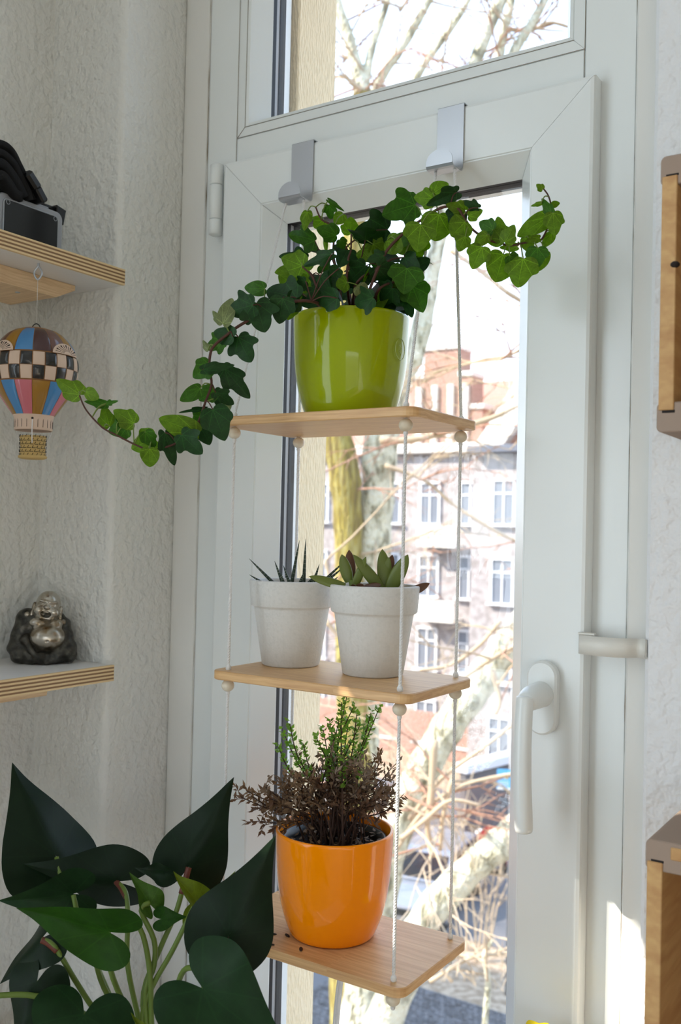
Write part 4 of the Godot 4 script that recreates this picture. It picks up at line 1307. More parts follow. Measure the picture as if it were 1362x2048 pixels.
# ---------------------------------------------------------------- succulents
func concrete_pot(parent: Node) -> void:
	var p := [Vector2(0, 0.0), Vector2(0.0290, 0.0), Vector2(0.0310, 0.0015), Vector2(0.0402, 0.0605), Vector2(0.0408, 0.0622), Vector2(0.0432, 0.0632), Vector2(0.0442, 0.0645), Vector2(0.0462, 0.0885), Vector2(0.0460, 0.0900), Vector2(0.0450, 0.0908), Vector2(0.0415, 0.0908), Vector2(0.0405, 0.0900), Vector2(0.0395, 0.083), Vector2(0.037, 0.06), Vector2(0, 0.058)]
	part("pot", lathe(p, Vector3.ZERO, 64), M.concrete, parent)
	part("soil", lathe([Vector2(0, 0.0805), Vector2(0.02, 0.0812), Vector2(0.0398, 0.079)], Vector3.ZERO, 32), M.soil, parent)

func spike(l: float, w: float, bend: float, m := 10) -> ArrayMesh:
	var st := mb()
	var pts := []
	var rad := []
	for i in m + 1:
		var f := float(i) / m
		pts.append(V(0, l * f, bend * l * f * f))
		rad.append(maxf(w * pow(1.0 - f, 0.75) * (0.75 + 0.25 * f), 0.00015))
	add_tube(st, pts, rad, 8)
	return fin(st)

# a plump pointed leaf, flat above and keeled below
func plump(l: float, w: float, thick: float, bend: float) -> ArrayMesh:
	var st := mb()
	var rings := []
	var n := 12
	for i in n + 1:
		var f := float(i) / n
		var ww := w * (0.42 + 0.58 * sin(PI * minf(f * 0.9 + 0.12, 1.0))) * (1.0 if f < 0.75 else sqrt(maxf(1.0 - pow((f - 0.75) / 0.25, 2.0), 0.0)))
		var tt := thick * (1.0 if f < 0.7 else maxf(1.0 - (f - 0.7) / 0.3, 0.03))
		var ring := []
		for k in 10:
			var a := TAU * k / 10
			var z := sin(a) * tt * (0.45 if sin(a) > 0.0 else 1.0)
			ring.append(V(cos(a) * maxf(ww, 0.0002), l * f, z + bend * l * f * f))
		rings.append(ring)
	for i in n:
		for k in 10:
			quad(st, rings[i][k], rings[i][(k + 1) % 10], rings[i + 1][(k + 1) % 10], rings[i + 1][k])
	return fin(st)

func aim(dir: Vector3, facing: Vector3) -> Basis:
	var d := dir.normalized()
	var n := (facing - d * facing.dot(d)).normalized()
	return Basis(d.cross(n), d, n)

func build_succulents() -> void:
	var right := V(0.838, 0, -0.5456)  # across the picture
	var near := V(0.5456, 0, 0.838)   # towards the camera
	var a := thing("potted_succulent", "dark spiky succulent in a pale concrete pot, left of the pair on the middle board", "potted plant", V(-0.6130, -0.1449, 0.0700), 0.0, "concrete pots on the middle board")
	concrete_pot(a)
	var y0 := 0.079
	var spikes := [[-0.012, 0.0, -0.034, 0.032, 0.0], [-0.016, 0.010, -0.028, 0.016, 0.2], [-0.002, 0.004, 0.008, 0.052, 0.0], [0.012, 0.0, 0.001, 0.054, 0.0], [0.005, 0.010, 0.008, 0.022, 0.1], [-0.006, 0.012, -0.006, 0.020, 0.3],
		[0.010, 0.010, 0.016, 0.020, 0.2], [0.020, 0.0, 0.008, 0.028, 0.0], [0.022, 0.006, 0.032, 0.032, 0.0], [0.028, 0.008, 0.020, 0.016, 0.2], [0.0, 0.0, -0.010, 0.026, 0.0], [0.016, 0.012, 0.010, 0.018, 0.1], [0.024, -0.006, 0.030, 0.026, 0.0], [-0.008, -0.008, -0.012, 0.030, 0.0]]
	for s in spikes:
		var p: Vector3 = right * s[0] + near * s[1] + V(0, y0, 0)
		var d: Vector3 = right * s[2] + V(0, s[3], 0) + near * s[4] * 0.02
		var l := d.length() * 1.05
		var leaf := part("leaf", spike(l, 0.0031, -0.08), M.haworthia, a)
		var b := aim(d, near)
		leaf.transform = Transform3D(b, p)
		var bands := mb()
		for i in 9:
			var f := 0.1 + 0.085 * i
			var w := 0.0031 * pow(1.0 - f, 0.75) * (0.75 + 0.25 * f)
			for k in 3:
				var t := -0.9 + 0.9 * k
				add_ball(bands, V(sin(t) * w, l * f, cos(t) * w - 0.08 * l * f * f), 0.00035, 6)
		part("white_ridges", fin(bands), M.haworthia_spot, leaf, "stuff")
	var c := thing("potted_succulent", "olive rosette succulent with reddish edges in a pale concrete pot, right of the pair", "potted plant", V(-0.5095, -0.1449, 0.0705), 0.0, "concrete pots on the middle board")
	concrete_pot(c)
	# [root right, root near, lift, direction right, up, near, length, width, red]
	var leaves := [
		[0.010, 0.006, 0.004, -0.040, 0.046, 0.01, 0.060, 0.0062, 0], [0.012, 0.004, 0.006, -0.006, 0.05, -0.01, 0.050, 0.0075, 0], [0.014, 0.008, 0.006, 0.022, 0.045, 0.01, 0.050, 0.0078, 0], [0.016, 0.0, 0.010, 0.024, 0.045, -0.01, 0.044, 0.0060, 1],
		[0.013, -0.004, 0.016, 0.008, 0.04, -0.02, 0.034, 0.0050, 1], [0.012, 0.0, 0.018, 0.004, 0.05, 0.0, 0.026, 0.004, 0], [0.010, 0.014, 0.002, -0.045, 0.012, 0.02, 0.036, 0.0062, 1], [-0.030, 0.008, 0.010, -0.05, 0.012, 0.0, 0.044, 0.0050, 0],
		[-0.026, 0.0, 0.014, -0.012, 0.04, 0.0, 0.034, 0.0062, 0], [-0.024, -0.004, 0.018, -0.004, 0.04, -0.01, 0.034, 0.0055, 1], [-0.022, 0.006, 0.006, 0.016, 0.045, 0.01, 0.044, 0.0045, 0], [-0.018, 0.012, 0.004, 0.012, 0.018, 0.02, 0.018, 0.0055, 1],
		[-0.014, 0.008, 0.006, 0.030, 0.010, 0.01, 0.026, 0.0050, 1], [0.022, 0.016, 0.002, 0.028, 0.018, 0.01, 0.018, 0.0050, 1], [0.034, 0.006, 0.004, 0.04, 0.020, 0.0, 0.028, 0.0045, 1], [0.024, 0.010, 0.004, 0.03, -0.002, 0.02, 0.020, 0.004, 1], [-0.020, 0.014, 0.006, -0.01, 0.014, 0.02, 0.014, 0.0040, 1]]
	for s in leaves:
		var p: Vector3 = right * s[0] + near * s[1] + V(0, y0 + s[2], 0)
		var d: Vector3 = right * s[3] + V(0, s[4], 0) + near * s[5]
		var leaf := part("leaf", plump(s[6] * 0.86, s[7], s[7] * 0.42, 0.05), M.sedum_red if s[8] == 1 else M.sedum, c)
		leaf.transform = Transform3D(aim(d, near + V(0, 0.3, 0)), p)
	for s in [[-0.026, 0.0, -0.024, 0.016], [0.012, 0.0, 0.013, 0.016], [-0.012, 0.006, -0.024, 0.012]]:
		part("stem", tube([right * s[0] * 0.7 + V(0, y0 - 0.004, 0), right * s[2] + V(0, y0 + s[3], 0)], 0.0032, 8, 2), M.stem_green, c)

# ---------------------------------------------------------------- half-dry shrub in the orange pot
func leaflet(st: SurfaceTool, p: Vector3, dir: Vector3, l: float, w: float, nrm: Vector3) -> void:
	var d := dir.normalized()
	var s := d.cross(nrm).normalized()
	var n := s.cross(d)
	var a := p + d * l * 0.45 + s * w - n * w * 0.25
	var b := p + d * l * 0.45 - s * w - n * w * 0.25
	var m := p + d * l * 0.5 + n * w * 0.15
	var e := p + d * l
	for q in [[p, a, m], [a, e, m], [e, b, m], [b, p, m]]:
		tri(st, q[0], q[1], q[2])

func build_shrub() -> void:
	var at := V(-0.5395, -0.3960, 0.0885)
	var t := thing("potted_shrub", "small shrub with dry brown leaves and fresh green tips in a black nursery pot", "potted plant", at)
	var top := 0.0865
	part("nursery_pot", lathe([Vector2(0, 0), Vector2(0.036, 0), Vector2(0.0505, top - 0.008), Vector2(0.0520, top - 0.006), Vector2(0.0535, top - 0.001), Vector2(0.0530, top), Vector2(0.0500, top), Vector2(0.0485, top - 0.010), Vector2(0.046, top - 0.02), Vector2(0, top - 0.022)], Vector3.ZERO, 56), M.black_plastic, t)
	part("soil", lathe([Vector2(0, top - 0.006), Vector2(0.025, top - 0.007), Vector2(0.0485, top - 0.011)], Vector3.ZERO, 32), M.soil, t)
	var litter := mb()
	for i in 160:
		var a := rng.randf() * TAU
		var r := 0.046 * sqrt(rng.randf())
		leaflet(litter, V(r * sin(a), top - 0.006 + rng.randf() * 0.006, r * cos(a)), V(rng.randfn(), rng.randfn() * 0.3, rng.randfn()), 0.007, 0.0018, Vector3.UP)
	part("leaf_litter", fin(litter), M.brown_leaf, t, "stuff")
	var right := V(0.838, 0, -0.5456)
	var near := V(0.5456, 0, 0.838)
	# branch tips: right, up, near, kind (1 = green)
	var tips := []
	for i in 40:
		var f := i / 39.0
		var x := lerpf(-0.050, 0.056, f) + rng.randf_range(-0.006, 0.006)
		var hgt := 0.088 - 0.045 * pow(absf(x) / 0.058, 2.4)
		tips.append([x, hgt * rng.randf_range(0.62, 1.0), rng.randf_range(-0.03, 0.032), 0])
	for x in [[-0.066, 0.040], [-0.090, 0.045], [-0.075, 0.028], [-0.060, 0.020], [-0.096, 0.036], [-0.052, 0.052], [-0.070, 0.052], [-0.078, 0.012], [-0.085, 0.040], [-0.060, 0.035], [0.060, 0.030], [0.066, 0.045], [0.052, 0.060], [0.046, 0.078], [0.055, 0.072]]:
		tips.append([x[0], x[1], rng.randf_range(-0.008, 0.020), 0])
	for x in [[-0.056, 0.098], [-0.048, 0.112], [-0.060, 0.085], [-0.034, 0.092], [-0.020, 0.098], [-0.008, 0.112], [0.004, 0.136], [0.010, 0.140], [0.016, 0.130], [0.002, 0.118], [0.020, 0.122], [0.024, 0.112], [0.034, 0.126], [0.042, 0.130], [0.030, 0.108], [-0.014, 0.104], [0.012, 0.112], [-0.004, 0.102]]:
		tips.append([x[0], x[1], rng.randf_range(-0.030, 0.006), 1])
	for tip in tips:
		var p0: Vector3 = V(rng.randf_range(-0.024, 0.024), top - 0.008, rng.randf_range(-0.024, 0.024)) + right * tip[0] * 0.2
		var p3: Vector3 = right * tip[0] + near * tip[2] + V(0, top + tip[1], 0)
		var p1: Vector3 = p0.lerp(p3, 0.35) + V(0, 0.012, 0) - right * tip[0] * 0.08
		var p2: Vector3 = p0.lerp(p3, 0.7) + V(rng.randfn() * 0.003, 0.004, rng.randfn() * 0.003)
		var pts := smooth_path([p0, p1, p2, p3], 5)
		var rad := []
		for n in pts.size():
			rad.append(lerpf(0.0010, 0.0004, float(n) / pts.size()))
		var br := part("branch", tube(pts, rad, 6, 0), M.twig, t)
		var lv := mb()
		var gr := mb()
		var any_g := false
		var dry: StandardMaterial3D = [M.brown_leaf, M.grey_leaf, M.rust_leaf][rng.randi() % 3]
		for n in range(5, pts.size()):
			var f := float(n) / pts.size()
			var d: Vector3 = (pts[mini(n + 1, pts.size() - 1)] - pts[n - 1]).normalized()
			var green: bool = tip[3] == 1 and pts[n].y > top + 0.052
			var cnt := 5 if green else 2
			for k in cnt:
				var a := rng.randf() * TAU
				var f2 := frame_at(d)
				var side: Vector3 = f2[0] * cos(a) + f2[1] * sin(a)
				var p: Vector3 = pts[n] + d * rng.randf_range(-0.004, 0.004)
				if green:
					any_g = true
					leaflet(gr, p, side + d * 0.7, rng.randf_range(0.0048, 0.0075), 0.0025, d)
				else:
					leaflet(lv, p, side + d * rng.randf_range(0.3, 1.4), rng.randf_range(0.005, 0.0105), 0.0016, V(rng.randfn(), rng.randfn(), rng.randfn()))
			# a short side shoot
			if not green and rng.randf() < 0.42:
				var sd := (d + V(rng.randfn(), rng.randfn(), rng.randfn()) * 0.6).normalized() * 0.012
				add_tube(lv, [pts[n], pts[n] + sd], 0.0004, 4)
				for k in 5:
					leaflet(lv, pts[n] + sd * rng.randf_range(0.4, 1.05), sd.normalized() + V(rng.randfn(), rng.randfn(), rng.randfn()) * 0.9, rng.randf_range(0.005, 0.010), 0.0016, V(rng.randfn(), rng.randfn(), rng.randfn()))
		part("leaves", fin(lv), dry, br, "stuff")
		if any_g:
			part("leaves", fin(gr), M.green_sprig, br, "stuff")

# ---------------------------------------------------------------- anthurium on the sill
func build_anthurium() -> void:
	var base := V(-0.6133, -0.6, 0.27)
	var t := thing("anthurium", "large anthurium with dark heart-shaped pointed leaves on green stalks, at the lower left", "plant", base)
	part("pot", lathe([Vector2(0, 0), Vector2(0.042, 0), Vector2(0.045, 0.002), Vector2(0.056, 0.078), Vector2(0.056, 0.08), Vector2(0.052, 0.08), Vector2(0.050, 0.07), Vector2(0, 0.068)], Vector3.ZERO, 48), M.laminate, t)
	part("soil", lathe([Vector2(0, 0.072), Vector2(0.0505, 0.0705)], Vector3.ZERO, 32), M.soil, t)
	var eye := V(0, 0, 0.92)
	# roll about the midrib, fold along it, droop, cup, tip curl for each leaf of the table
	var pose := [[0.35, -0.25, 0.10, 0.1, 0.06], [-0.5, -0.30, 0.10, 0.2, 0.0], [-0.6, 0.25, 0.12, 0.2, -0.05], [-0.75, 0.30, 0.10, 0.1, 0.05], [0.6, -0.3, 0.15, 0.2, 0.0], [0.3, -0.2, 0.2, 0.1, 0.0], [0.0, 0.22, 0.22, 0.3, 0.0], [0.15, 0.22, 0.18, 0.25, 0.0],
		[0.2, -0.2, -0.08, 0.15, 0.03], [0.15, -0.22, 0.05, 0.1, 0.05], [0.4, 0.5, 0.2, 0.3, 0.1], [-0.9, 0.3, 0.1, 0.2, 0.0], [0.1, 0.3, 0.2, 0.2, 0.0], [0.5, 0.6, 0.3, 0.3, 0.2], [-0.7, 0.4, 0.15, 0.2, 0.1], [0.2, 0.3, 0.1, 0.2, 0.0], [0.6, 0.7, 0.1, 0.4, 0.1]]
	var i := 0
	for row in ANTHURIUM_LEAVES:
		var p := V(row[0], row[1], row[2])
		var q := V(row[3], row[4], row[5])
		var k := int(row[7])
		var po: Array = pose[i]
		var m := blade(3, po[1], po[2], 0.11, 70 + i, po[3], po[4])
		var l := p.distance_to(q)
		var face := ((eye - p).normalized() + V(0, 0.25, 0)).normalized()
		put_leaf(t, m, M.anthurium[k], p + (eye - p).normalized() * 0.004, leaf_basis(q - p, l, row[6], face, po[0]))
		i += 1
	for s in PETIOLES:
		var pts := smooth_path(s, 4)
		var rad := []
		for n in pts.size():
			rad.append(lerpf(0.0023, 0.0027, float(n) / pts.size()))
		wpart("leaf_stalk", tube(pts, rad, 10, 0), M.petiole, t)
	for j in [0, 4, 6, 12]:
		var s: Array = PETIOLES[j]
		if s[0].y > -0.6:
			wpart("stalk_joint", tube([s[0], s[0].lerp(s[1], 0.5), s[1].lerp(s[2], 0.15)], 0.0029, 10, 4), M.petiole_red, t)
	# low yellow flowers by the casement
	var f := thing("flowering_plant", "low plant whose yellow petals just show at the bottom edge by the casement", "plant", V(-0.325, -0.6, 0.055))
	part("pot", lathe([Vector2(0, 0), Vector2(0.028, 0), Vector2(0.036, 0.06), Vector2(0.033, 0.06), Vector2(0.031, 0.052), Vector2(0, 0.05)], Vector3.ZERO, 32), M.concrete, f)
	for k in 9:
		var a := TAU * k / 9.0
		var tip := V(0.026 * cos(a), 0.1235 + 0.006 * sin(k * 2.3), 0.016 * sin(a))
		part("stem", tube([V(0, 0.05, 0), tip * 0.6 + V(0, 0.03, 0), tip], 0.0012, 6, 3), M.stem_green, f)
		for n in 5:
			var b := TAU * n / 5.0
			var o := part("petal", blade(2, 0.1, 0.2, 0.05, n), M.flower, f)
			o.transform = Transform3D(leaf_basis(V(cos(b), 0.7, sin(b)), 0.018, 0.9, V(0, 1, 0.2), 0.0), tip)

# ---------------------------------------------------------------- shelves on the left wall
func wall_shelf(label: String, y: float, block_z: float, hook: bool, tapered: bool) -> void:
	var t := thing("wall_shelf", label, "shelf", V(-0.998, y, 0.09))
	var xf := -0.8575
	var z1 := 0.62 if not hook else 0.59
	z1 = 0.42
	wpart("board", box(V(-0.9978, y - 0.0189, 0.0905), V(xf - 0.004, y, z1), 0.0004), M.laminate, t)
	for k in 9:
		var a := y - 0.0189 + 0.0021 * k
		var dx := 0.0 if k % 2 == 0 else -0.0003
		wpart("ply", box(V(xf - 0.0042, a, 0.0905), V(xf + dx, a + 0.0021, z1), 0.0), M.ply_light if k % 2 == 0 else M.ply_dark, t)
	# wooden bearer under the board, its front end cut at a slant
	var st := mb(false)
	var yb := y - 0.019
	var poly := PackedVector2Array([Vector2(0.118, yb), Vector2(0.118, yb - 0.006), Vector2(0.146, yb - 0.020), Vector2(0.29, yb - 0.020), Vector2(0.29, yb)]) if tapered else PackedVector2Array([Vector2(block_z, yb), Vector2(block_z + 0.004, yb - 0.018), Vector2(block_z + 0.12, yb - 0.018), Vector2(block_z + 0.12, yb)])
	add_extrude(st, poly, -0.9975, -0.913 if tapered else -0.918, Transform3D(Basis(V(0, 0, 1), V(0, 1, 0), V(1, 0, 0)), Vector3.ZERO), 0.0006)
	wpart("bearer", fin(st), M.block_wood, t)
	if hook:
		var sc := mb()
		add_lathe(sc, [Vector2(0, -0.0008), Vector2(0.0028, -0.0006), Vector2(0.003, 0)], V(-0.935, yb - 0.020, 0.185), 16)
		wpart("screw", fin(sc), M.steel, t)
		# bent wire eye
		var e := V(-0.8725, yb, 0.2075)
		var r := V(0.838, 0, -0.5456)
		wpart("wire_eye", tube([e + V(0, 0.002, 0), e + V(0, -0.003, 0), e - r * 0.004 + V(0, -0.009, 0), e - r * 0.0035 + V(0, -0.014, 0), e + V(0, -0.018, 0), e + r * 0.0035 + V(0, -0.014, 0), e + r * 0.004 + V(0, -0.009, 0), e + r * 0.0008 + V(0, -0.003, 0), e + r * 0.0008 + V(0, 0.002, 0)], 0.0011, 8, 5), M.zinc, t)

func build_wall_shelves() -> void:
	wall_shelf("upper white plywood wall shelf with layered edge, carrying a camera", 0.3085, 0.12, true, true)
	wall_shelf("lower white plywood wall shelf with layered edge, carrying a seated statuette", -0.1665, 0.135, false, false)

func build_camera() -> void:
	var t := thing("action_camera", "action camera in a clear-edged case with black screen on the upper shelf", "camera", V(-0.91, 0.3085, 0.1985), deg_to_rad(90.0))
	# local: +z looks out of the shelf, x to the left of the picture when seen from outside is -x
	var w := 0.090
	var h := 0.056
	var st := mb(false)
	add_extrude(st, round_rect(w, h, 0.008, 6), -0.014, 0.012, Transform3D(Basis.IDENTITY, V(0, h / 2 + 0.0003, 0)), 0.0012)
	part("case", fin(st), M.housing, t)
	st = mb(false)
	add_extrude(st, round_rect(w - 0.016, h - 0.014, 0.004, 5), 0.012, 0.0135, Transform3D(Basis.IDENTITY, V(0, h / 2, 0)), 0.0005)
	part("screen", fin(st), M.screen_black, t)
	var rim := []
	var rr := round_rect(w - 0.014, h - 0.012, 0.005, 5)
	for p in rr:
		rim.append(V(p.x, p.y + h / 2, 0.0128))
	rim.append(rim[0])
	part("rim", tube(rim, 0.0010, 6, 0), M.housing_edge, t)
	rim = []
	for p in round_rect(w - 0.002, h - 0.002, 0.0075, 5):
		rim.append(V(p.x, p.y + h / 2, 0.0112))
	rim.append(rim[0])
	part("rim", tube(rim, 0.0009, 6, 0), M.housing_edge, t)
	for c in [[-1, 1], [1, 1], [-1, -1], [1, -1]]:
		var ring := []
		for k in 17:
			var a := TAU * k / 16
			ring.append(V(c[0] * (w / 2 - 0.0120) + 0.0024 * cos(a), h / 2 + c[1] * (h / 2 - 0.0095) + 0.0024 * sin(a), 0.0138))
		part("corner_ring", tube(ring, 0.0004, 5, 0), M.housing_edge, t)
	part("latch", box(V(0.006, h, -0.006), V(0.030, h + 0.0045, 0.006), 0.001), M.housing, t)
	part("bolt", tube([V(0.020, h + 0.006, 0.0), V(0.042, h + 0.0065, 0.0)], 0.0030, 12, 0), M.black_plastic, t)
	st = mb(false)
	add_extrude(st, PackedVector2Array([Vector2(0.042, h + 0.003), Vector2(0.048, h - 0.009), Vector2(0.0525, h - 0.010), Vector2(0.0560, h + 0.008), Vector2(0.042, h + 0.011)]), -0.006, 0.006, Transform3D.IDENTITY, 0.001)
	part("thumb_screw", fin(st), M.black_plastic, t)
	# folded black webbing strap
	var s := thing("camera_strap", "folded black webbing strap lying on top of the action camera", "strap", V(-0.91, 0.362, 0.225))
	var L := func(pts: Array, wd: float, x: float, th: float) -> ArrayMesh:
		var m := mb()
		var out := []
		for p in pts:
			out.append(V(x, p[0], p[1]))
		ribbon(m, smooth_path(out, 5), V(1, 0, 0), wd, th)
		return fin(m)
	wpart("webbing", L.call([[0.394, 0.275], [0.412, 0.255], [0.4165, 0.240], [0.412, 0.228], [0.401, 0.219], [0.392, 0.212], [0.380, 0.203], [0.368, 0.197]], 0.022, -0.905, 0.006), M.black_cloth, s)
	wpart("webbing", L.call([[0.385, 0.275], [0.402, 0.255], [0.405, 0.242], [0.399, 0.228], [0.388, 0.219], [0.376, 0.209], [0.365, 0.204]], 0.024, -0.904, 0.007), M.black_cloth, s)
	wpart("webbing", L.call([[0.372, 0.275], [0.389, 0.256], [0.393, 0.243], [0.386, 0.231], [0.376, 0.221], [0.365, 0.213]], 0.024, -0.903, 0.010), M.black_cloth, s)
	wpart("webbing", L.call([[0.370, 0.262], [0.380, 0.245], [0.374, 0.234], [0.366, 0.226], [0.364, 0.216]], 0.023, -0.902, 0.010), M.black_cloth, s)
	var bk := mb()
	add_box(bk, V(-0.017, -0.006, -0.011), V(0.017, 0.006, 0.011), 0.003, Transform3D(Basis(V(1, 0, 0), -0.75), V(-0.903, 0.3865, 0.204)))
	wpart("buckle", fin(bk), M.black_plastic, s)
	bk = mb()
	add_box(bk, V(-0.016, -0.005, -0.009), V(0.016, 0.005, 0.009), 0.002, Transform3D(Basis(V(1, 0, 0), -0.85), V(-0.902, 0.3735, 0.193)))
	wpart("buckle", fin(bk), M.black_plastic, s)

# ---------------------------------------------------------------- ceramic balloon
func build_balloon() -> void:
	var at := V(-0.8725, 0.0715, 0.2075)
	var turn := deg_to_rad(33.0 + 14.0)
	var t := thing("balloon_ornament", "glazed ceramic hot-air balloon hanging on a thread from the upper shelf", "ornament", at, turn)
	var oy := -at.y
	var body := smooth_prof([Vector2(0.0, 0.2170), Vector2(0.013, 0.2160), Vector2(0.027, 0.2105), Vector2(0.0385, 0.1985), Vector2(0.0448, 0.1840), Vector2(0.0462, 0.1700), Vector2(0.0432, 0.1550), Vector2(0.0360, 0.1400), Vector2(0.0275, 0.1275), Vector2(0.0222, 0.1190)], 5)
	var rad := func(y: float) -> float:
		for i in body.size() - 1:
			if y <= body[i].y and y >= body[i + 1].y:
				return lerpf(body[i].x, body[i + 1].x, (body[i].y - y) / maxf(body[i].y - body[i + 1].y, 1e-6))
		return body[-1].x
	var core := []
	for p in body:
		core.append(Vector2(maxf(p.x - 0.0006, 0.0), p.y + oy))
	part("envelope", lathe(core, Vector3.ZERO, 56), M.grout, t)
	var n := 14
	var patch := func(y0: float, y1: float, a0: float, a1: float, puff: float) -> ArrayMesh:
		var st := mb()
		var rows := 8
		var cols := 6
		var grid := []
		for i in rows + 1:
			var row := []
			for k in cols + 1:
				var y := lerpf(y0, y1, float(i) / rows)
				var a := lerpf(a0, a1, float(k) / cols)
				var edge := minf(minf(k, cols - k) / float(cols), minf(i, rows - i) / float(rows))
				var r: float = rad.call(y) + puff * smoothstep(0.0, 0.2, edge) - 0.0002
				row.append(V(r * sin(a), y + oy, r * cos(a)))
			grid.append(row)
		for i in rows:
			for k in cols:
				quad(st, grid[i + 1][k], grid[i + 1][k + 1], grid[i][k + 1], grid[i][k])
		return fin(st)
	var tops := ["maroon", "brown", "ochre", "blue"]
	var lows := ["ochre", "blue", "pink"]
	var step := TAU / n
	for k in range(-7, 7):
		var g := step * 0.02
		part("gore_panel", patch.call(0.2165, 0.1855, k * step + g, (k + 1) * step - g, 0.0008), M.glaze[tops[posmod(k, 4)]], t)
		part("gore_panel", patch.call(0.1535, 0.1195, k * step + g, (k + 1) * step - g, 0.0008), M.glaze[lows[posmod(k, 3)]], t)
	for k in 22:
		for r in 2:
			var y1 := 0.1840 - 0.0148 * r
			var dark: bool = (k + r) % 2 == 1
			var h := TAU / 22.0
			part("tile", patch.call(y1, y1 - 0.0142, k * h + h * 0.04, (k + 1) * h - h * 0.04, 0.0009 if dark else 0.0004), M.glaze.black if dark else M.bisque, t)
	# fans carved over the chequered band, one for every two panels in three
	for k in [-2, 2, 6, -6]:
		var mid: float = k * step
		var st := mb()
		var lines := mb()
		var arc := []
		for i in 13:
			var a := PI * i / 12
			arc.append([mid + cos(a) * step * 0.98, 0.1846 + sin(a) * 0.0125])
		var P := func(an: float, y: float, lift: float) -> Vector3:
			var r: float = rad.call(y) + lift
			return V(r * sin(an), y + oy, r * cos(an))
		for i in 12:
			for j in 4:
				var f0 := j / 4.0
				var f1 := (j + 1) / 4.0
				quad(st, P.call(lerpf(mid, arc[i][0], f0), lerpf(0.1846, arc[i][1], f0), 0.0014), P.call(lerpf(mid, arc[i][0], f1), lerpf(0.1846, arc[i][1], f1), 0.0014), P.call(lerpf(mid, arc[i + 1][0], f1), lerpf(0.1846, arc[i + 1][1], f1), 0.0014), P.call(lerpf(mid, arc[i + 1][0], f0), lerpf(0.1846, arc[i + 1][1], f0), 0.0014))
			if i > 0:
				var a0: Vector3 = P.call(lerpf(mid, arc[i][0], 0.30), lerpf(0.1846, arc[i][1], 0.30), 0.0014)
				var a1: Vector3 = P.call(lerpf(mid, arc[i][0], 0.85), lerpf(0.1846, arc[i][1], 0.85), 0.0015)
				add_tube(lines, [a0, a0.lerp(a1, 0.6), a1], [0.0002, 0.0004, 0.0009 if i % 2 == 0 else 0.0003], 5)
		var fan := part("fan_relief", fin(st), M.bisque, t)
		part("carved_lines", fin(lines), M.dark_line, fan)
	# collar
	var st := mb()
	add_lathe(st, [Vector2(0.0222, 0.1195 + oy), Vector2(0.0215, 0.1185 + oy), Vector2(0.0205, 0.112 + oy), Vector2(0.0205, 0.1035 + oy), Vector2(0.0198, 0.1028 + oy), Vector2(0.0190, 0.1035 + oy), Vector2(0.0188, 0.115 + oy)], Vector3.ZERO, 48)
	part("collar", fin(st), M.bisque, t)
	st = mb()
	for k in 22:
		var a := TAU * k / 22
		add_tube(st, [V(0.0207 * sin(a), 0.1150 + oy, 0.0207 * cos(a)), V(0.0206 * sin(a), 0.1055 + oy, 0.0206 * cos(a))], 0.00022, 4)
	part("collar_lines", fin(st), M.dark_line, t)
	for k in 3:
		var a := TAU * k / 3.0
		part("hole", ball(V(0.0202 * sin(a), 0.1150 + oy, 0.0202 * cos(a)), 0.0016, 10), M.dark_line, t)
		part("cord", tube([V(0.0206 * sin(a), 0.1150 + oy, 0.0206 * cos(a)), V(0.0212 * sin(a), 0.107 + oy, 0.0212 * cos(a)), V(0.0200 * sin(a), 0.098 + oy, 0.0200 * cos(a)), V(0.0138 * sin(a), 0.0885 + oy, 0.0138 * cos(a))], 0.0006, 6, 4), M.rope, t)
	# woven basket
	var prof := [Vector2(0, 0.0720 + oy), Vector2(0.0125, 0.0715 + oy)]
	for i in 25:
		var f := i / 24.0
		prof.append(Vector2(0.0138 + 0.0008 * absf(sin(f * PI * 6.0)) - 0.0009 * sin(f * PI) + (0.0012 if f < 0.10 else 0.0), 0.0725 + 0.0245 * f + oy))
	prof.append_array([Vector2(0.0125, 0.0972 + oy), Vector2(0.0115, 0.0965 + oy), Vector2(0.011, 0.076 + oy), Vector2(0, 0.0755 + oy)])
	part("basket", lathe(prof, Vector3.ZERO, 40), M.basket, t)
	st = mb()
	for i in 6:
		for k in 18:
			var a := TAU * (k + 0.5 * (i % 2)) / 18
			var y := 0.0762 + 0.0041 * i + oy
			add_tube(st, [V(0.0143 * sin(a), y - 0.0012, 0.0143 * cos(a)), V(0.0144 * sin(a + 0.1), y + 0.0012, 0.0144 * cos(a + 0.1))], 0.0003, 4)
			add_tube(st, [V(0.0143 * sin(a), y - 0.0014, 0.0143 * cos(a)), V(0.0143 * sin(a + 0.28), y - 0.0014, 0.0143 * cos(a + 0.28))], 0.00025, 4)
	part("weave_lines", fin(st), M.dark_line, t)
	var loop := []
	for k in 13:
		var a := PI * k / 12
		loop.append(V(0.0045 * cos(a), 0.2155 + 0.0065 * sin(a) + oy, 0))
	part("hanger", tube(loop, 0.0006, 6, 0), M.black_plastic, t)
	part("thread", tube([V(0, 0.2220 + oy, 0), V(0, 0.2715 + oy, 0)], 0.00025, 5, 0), M.rope, t)

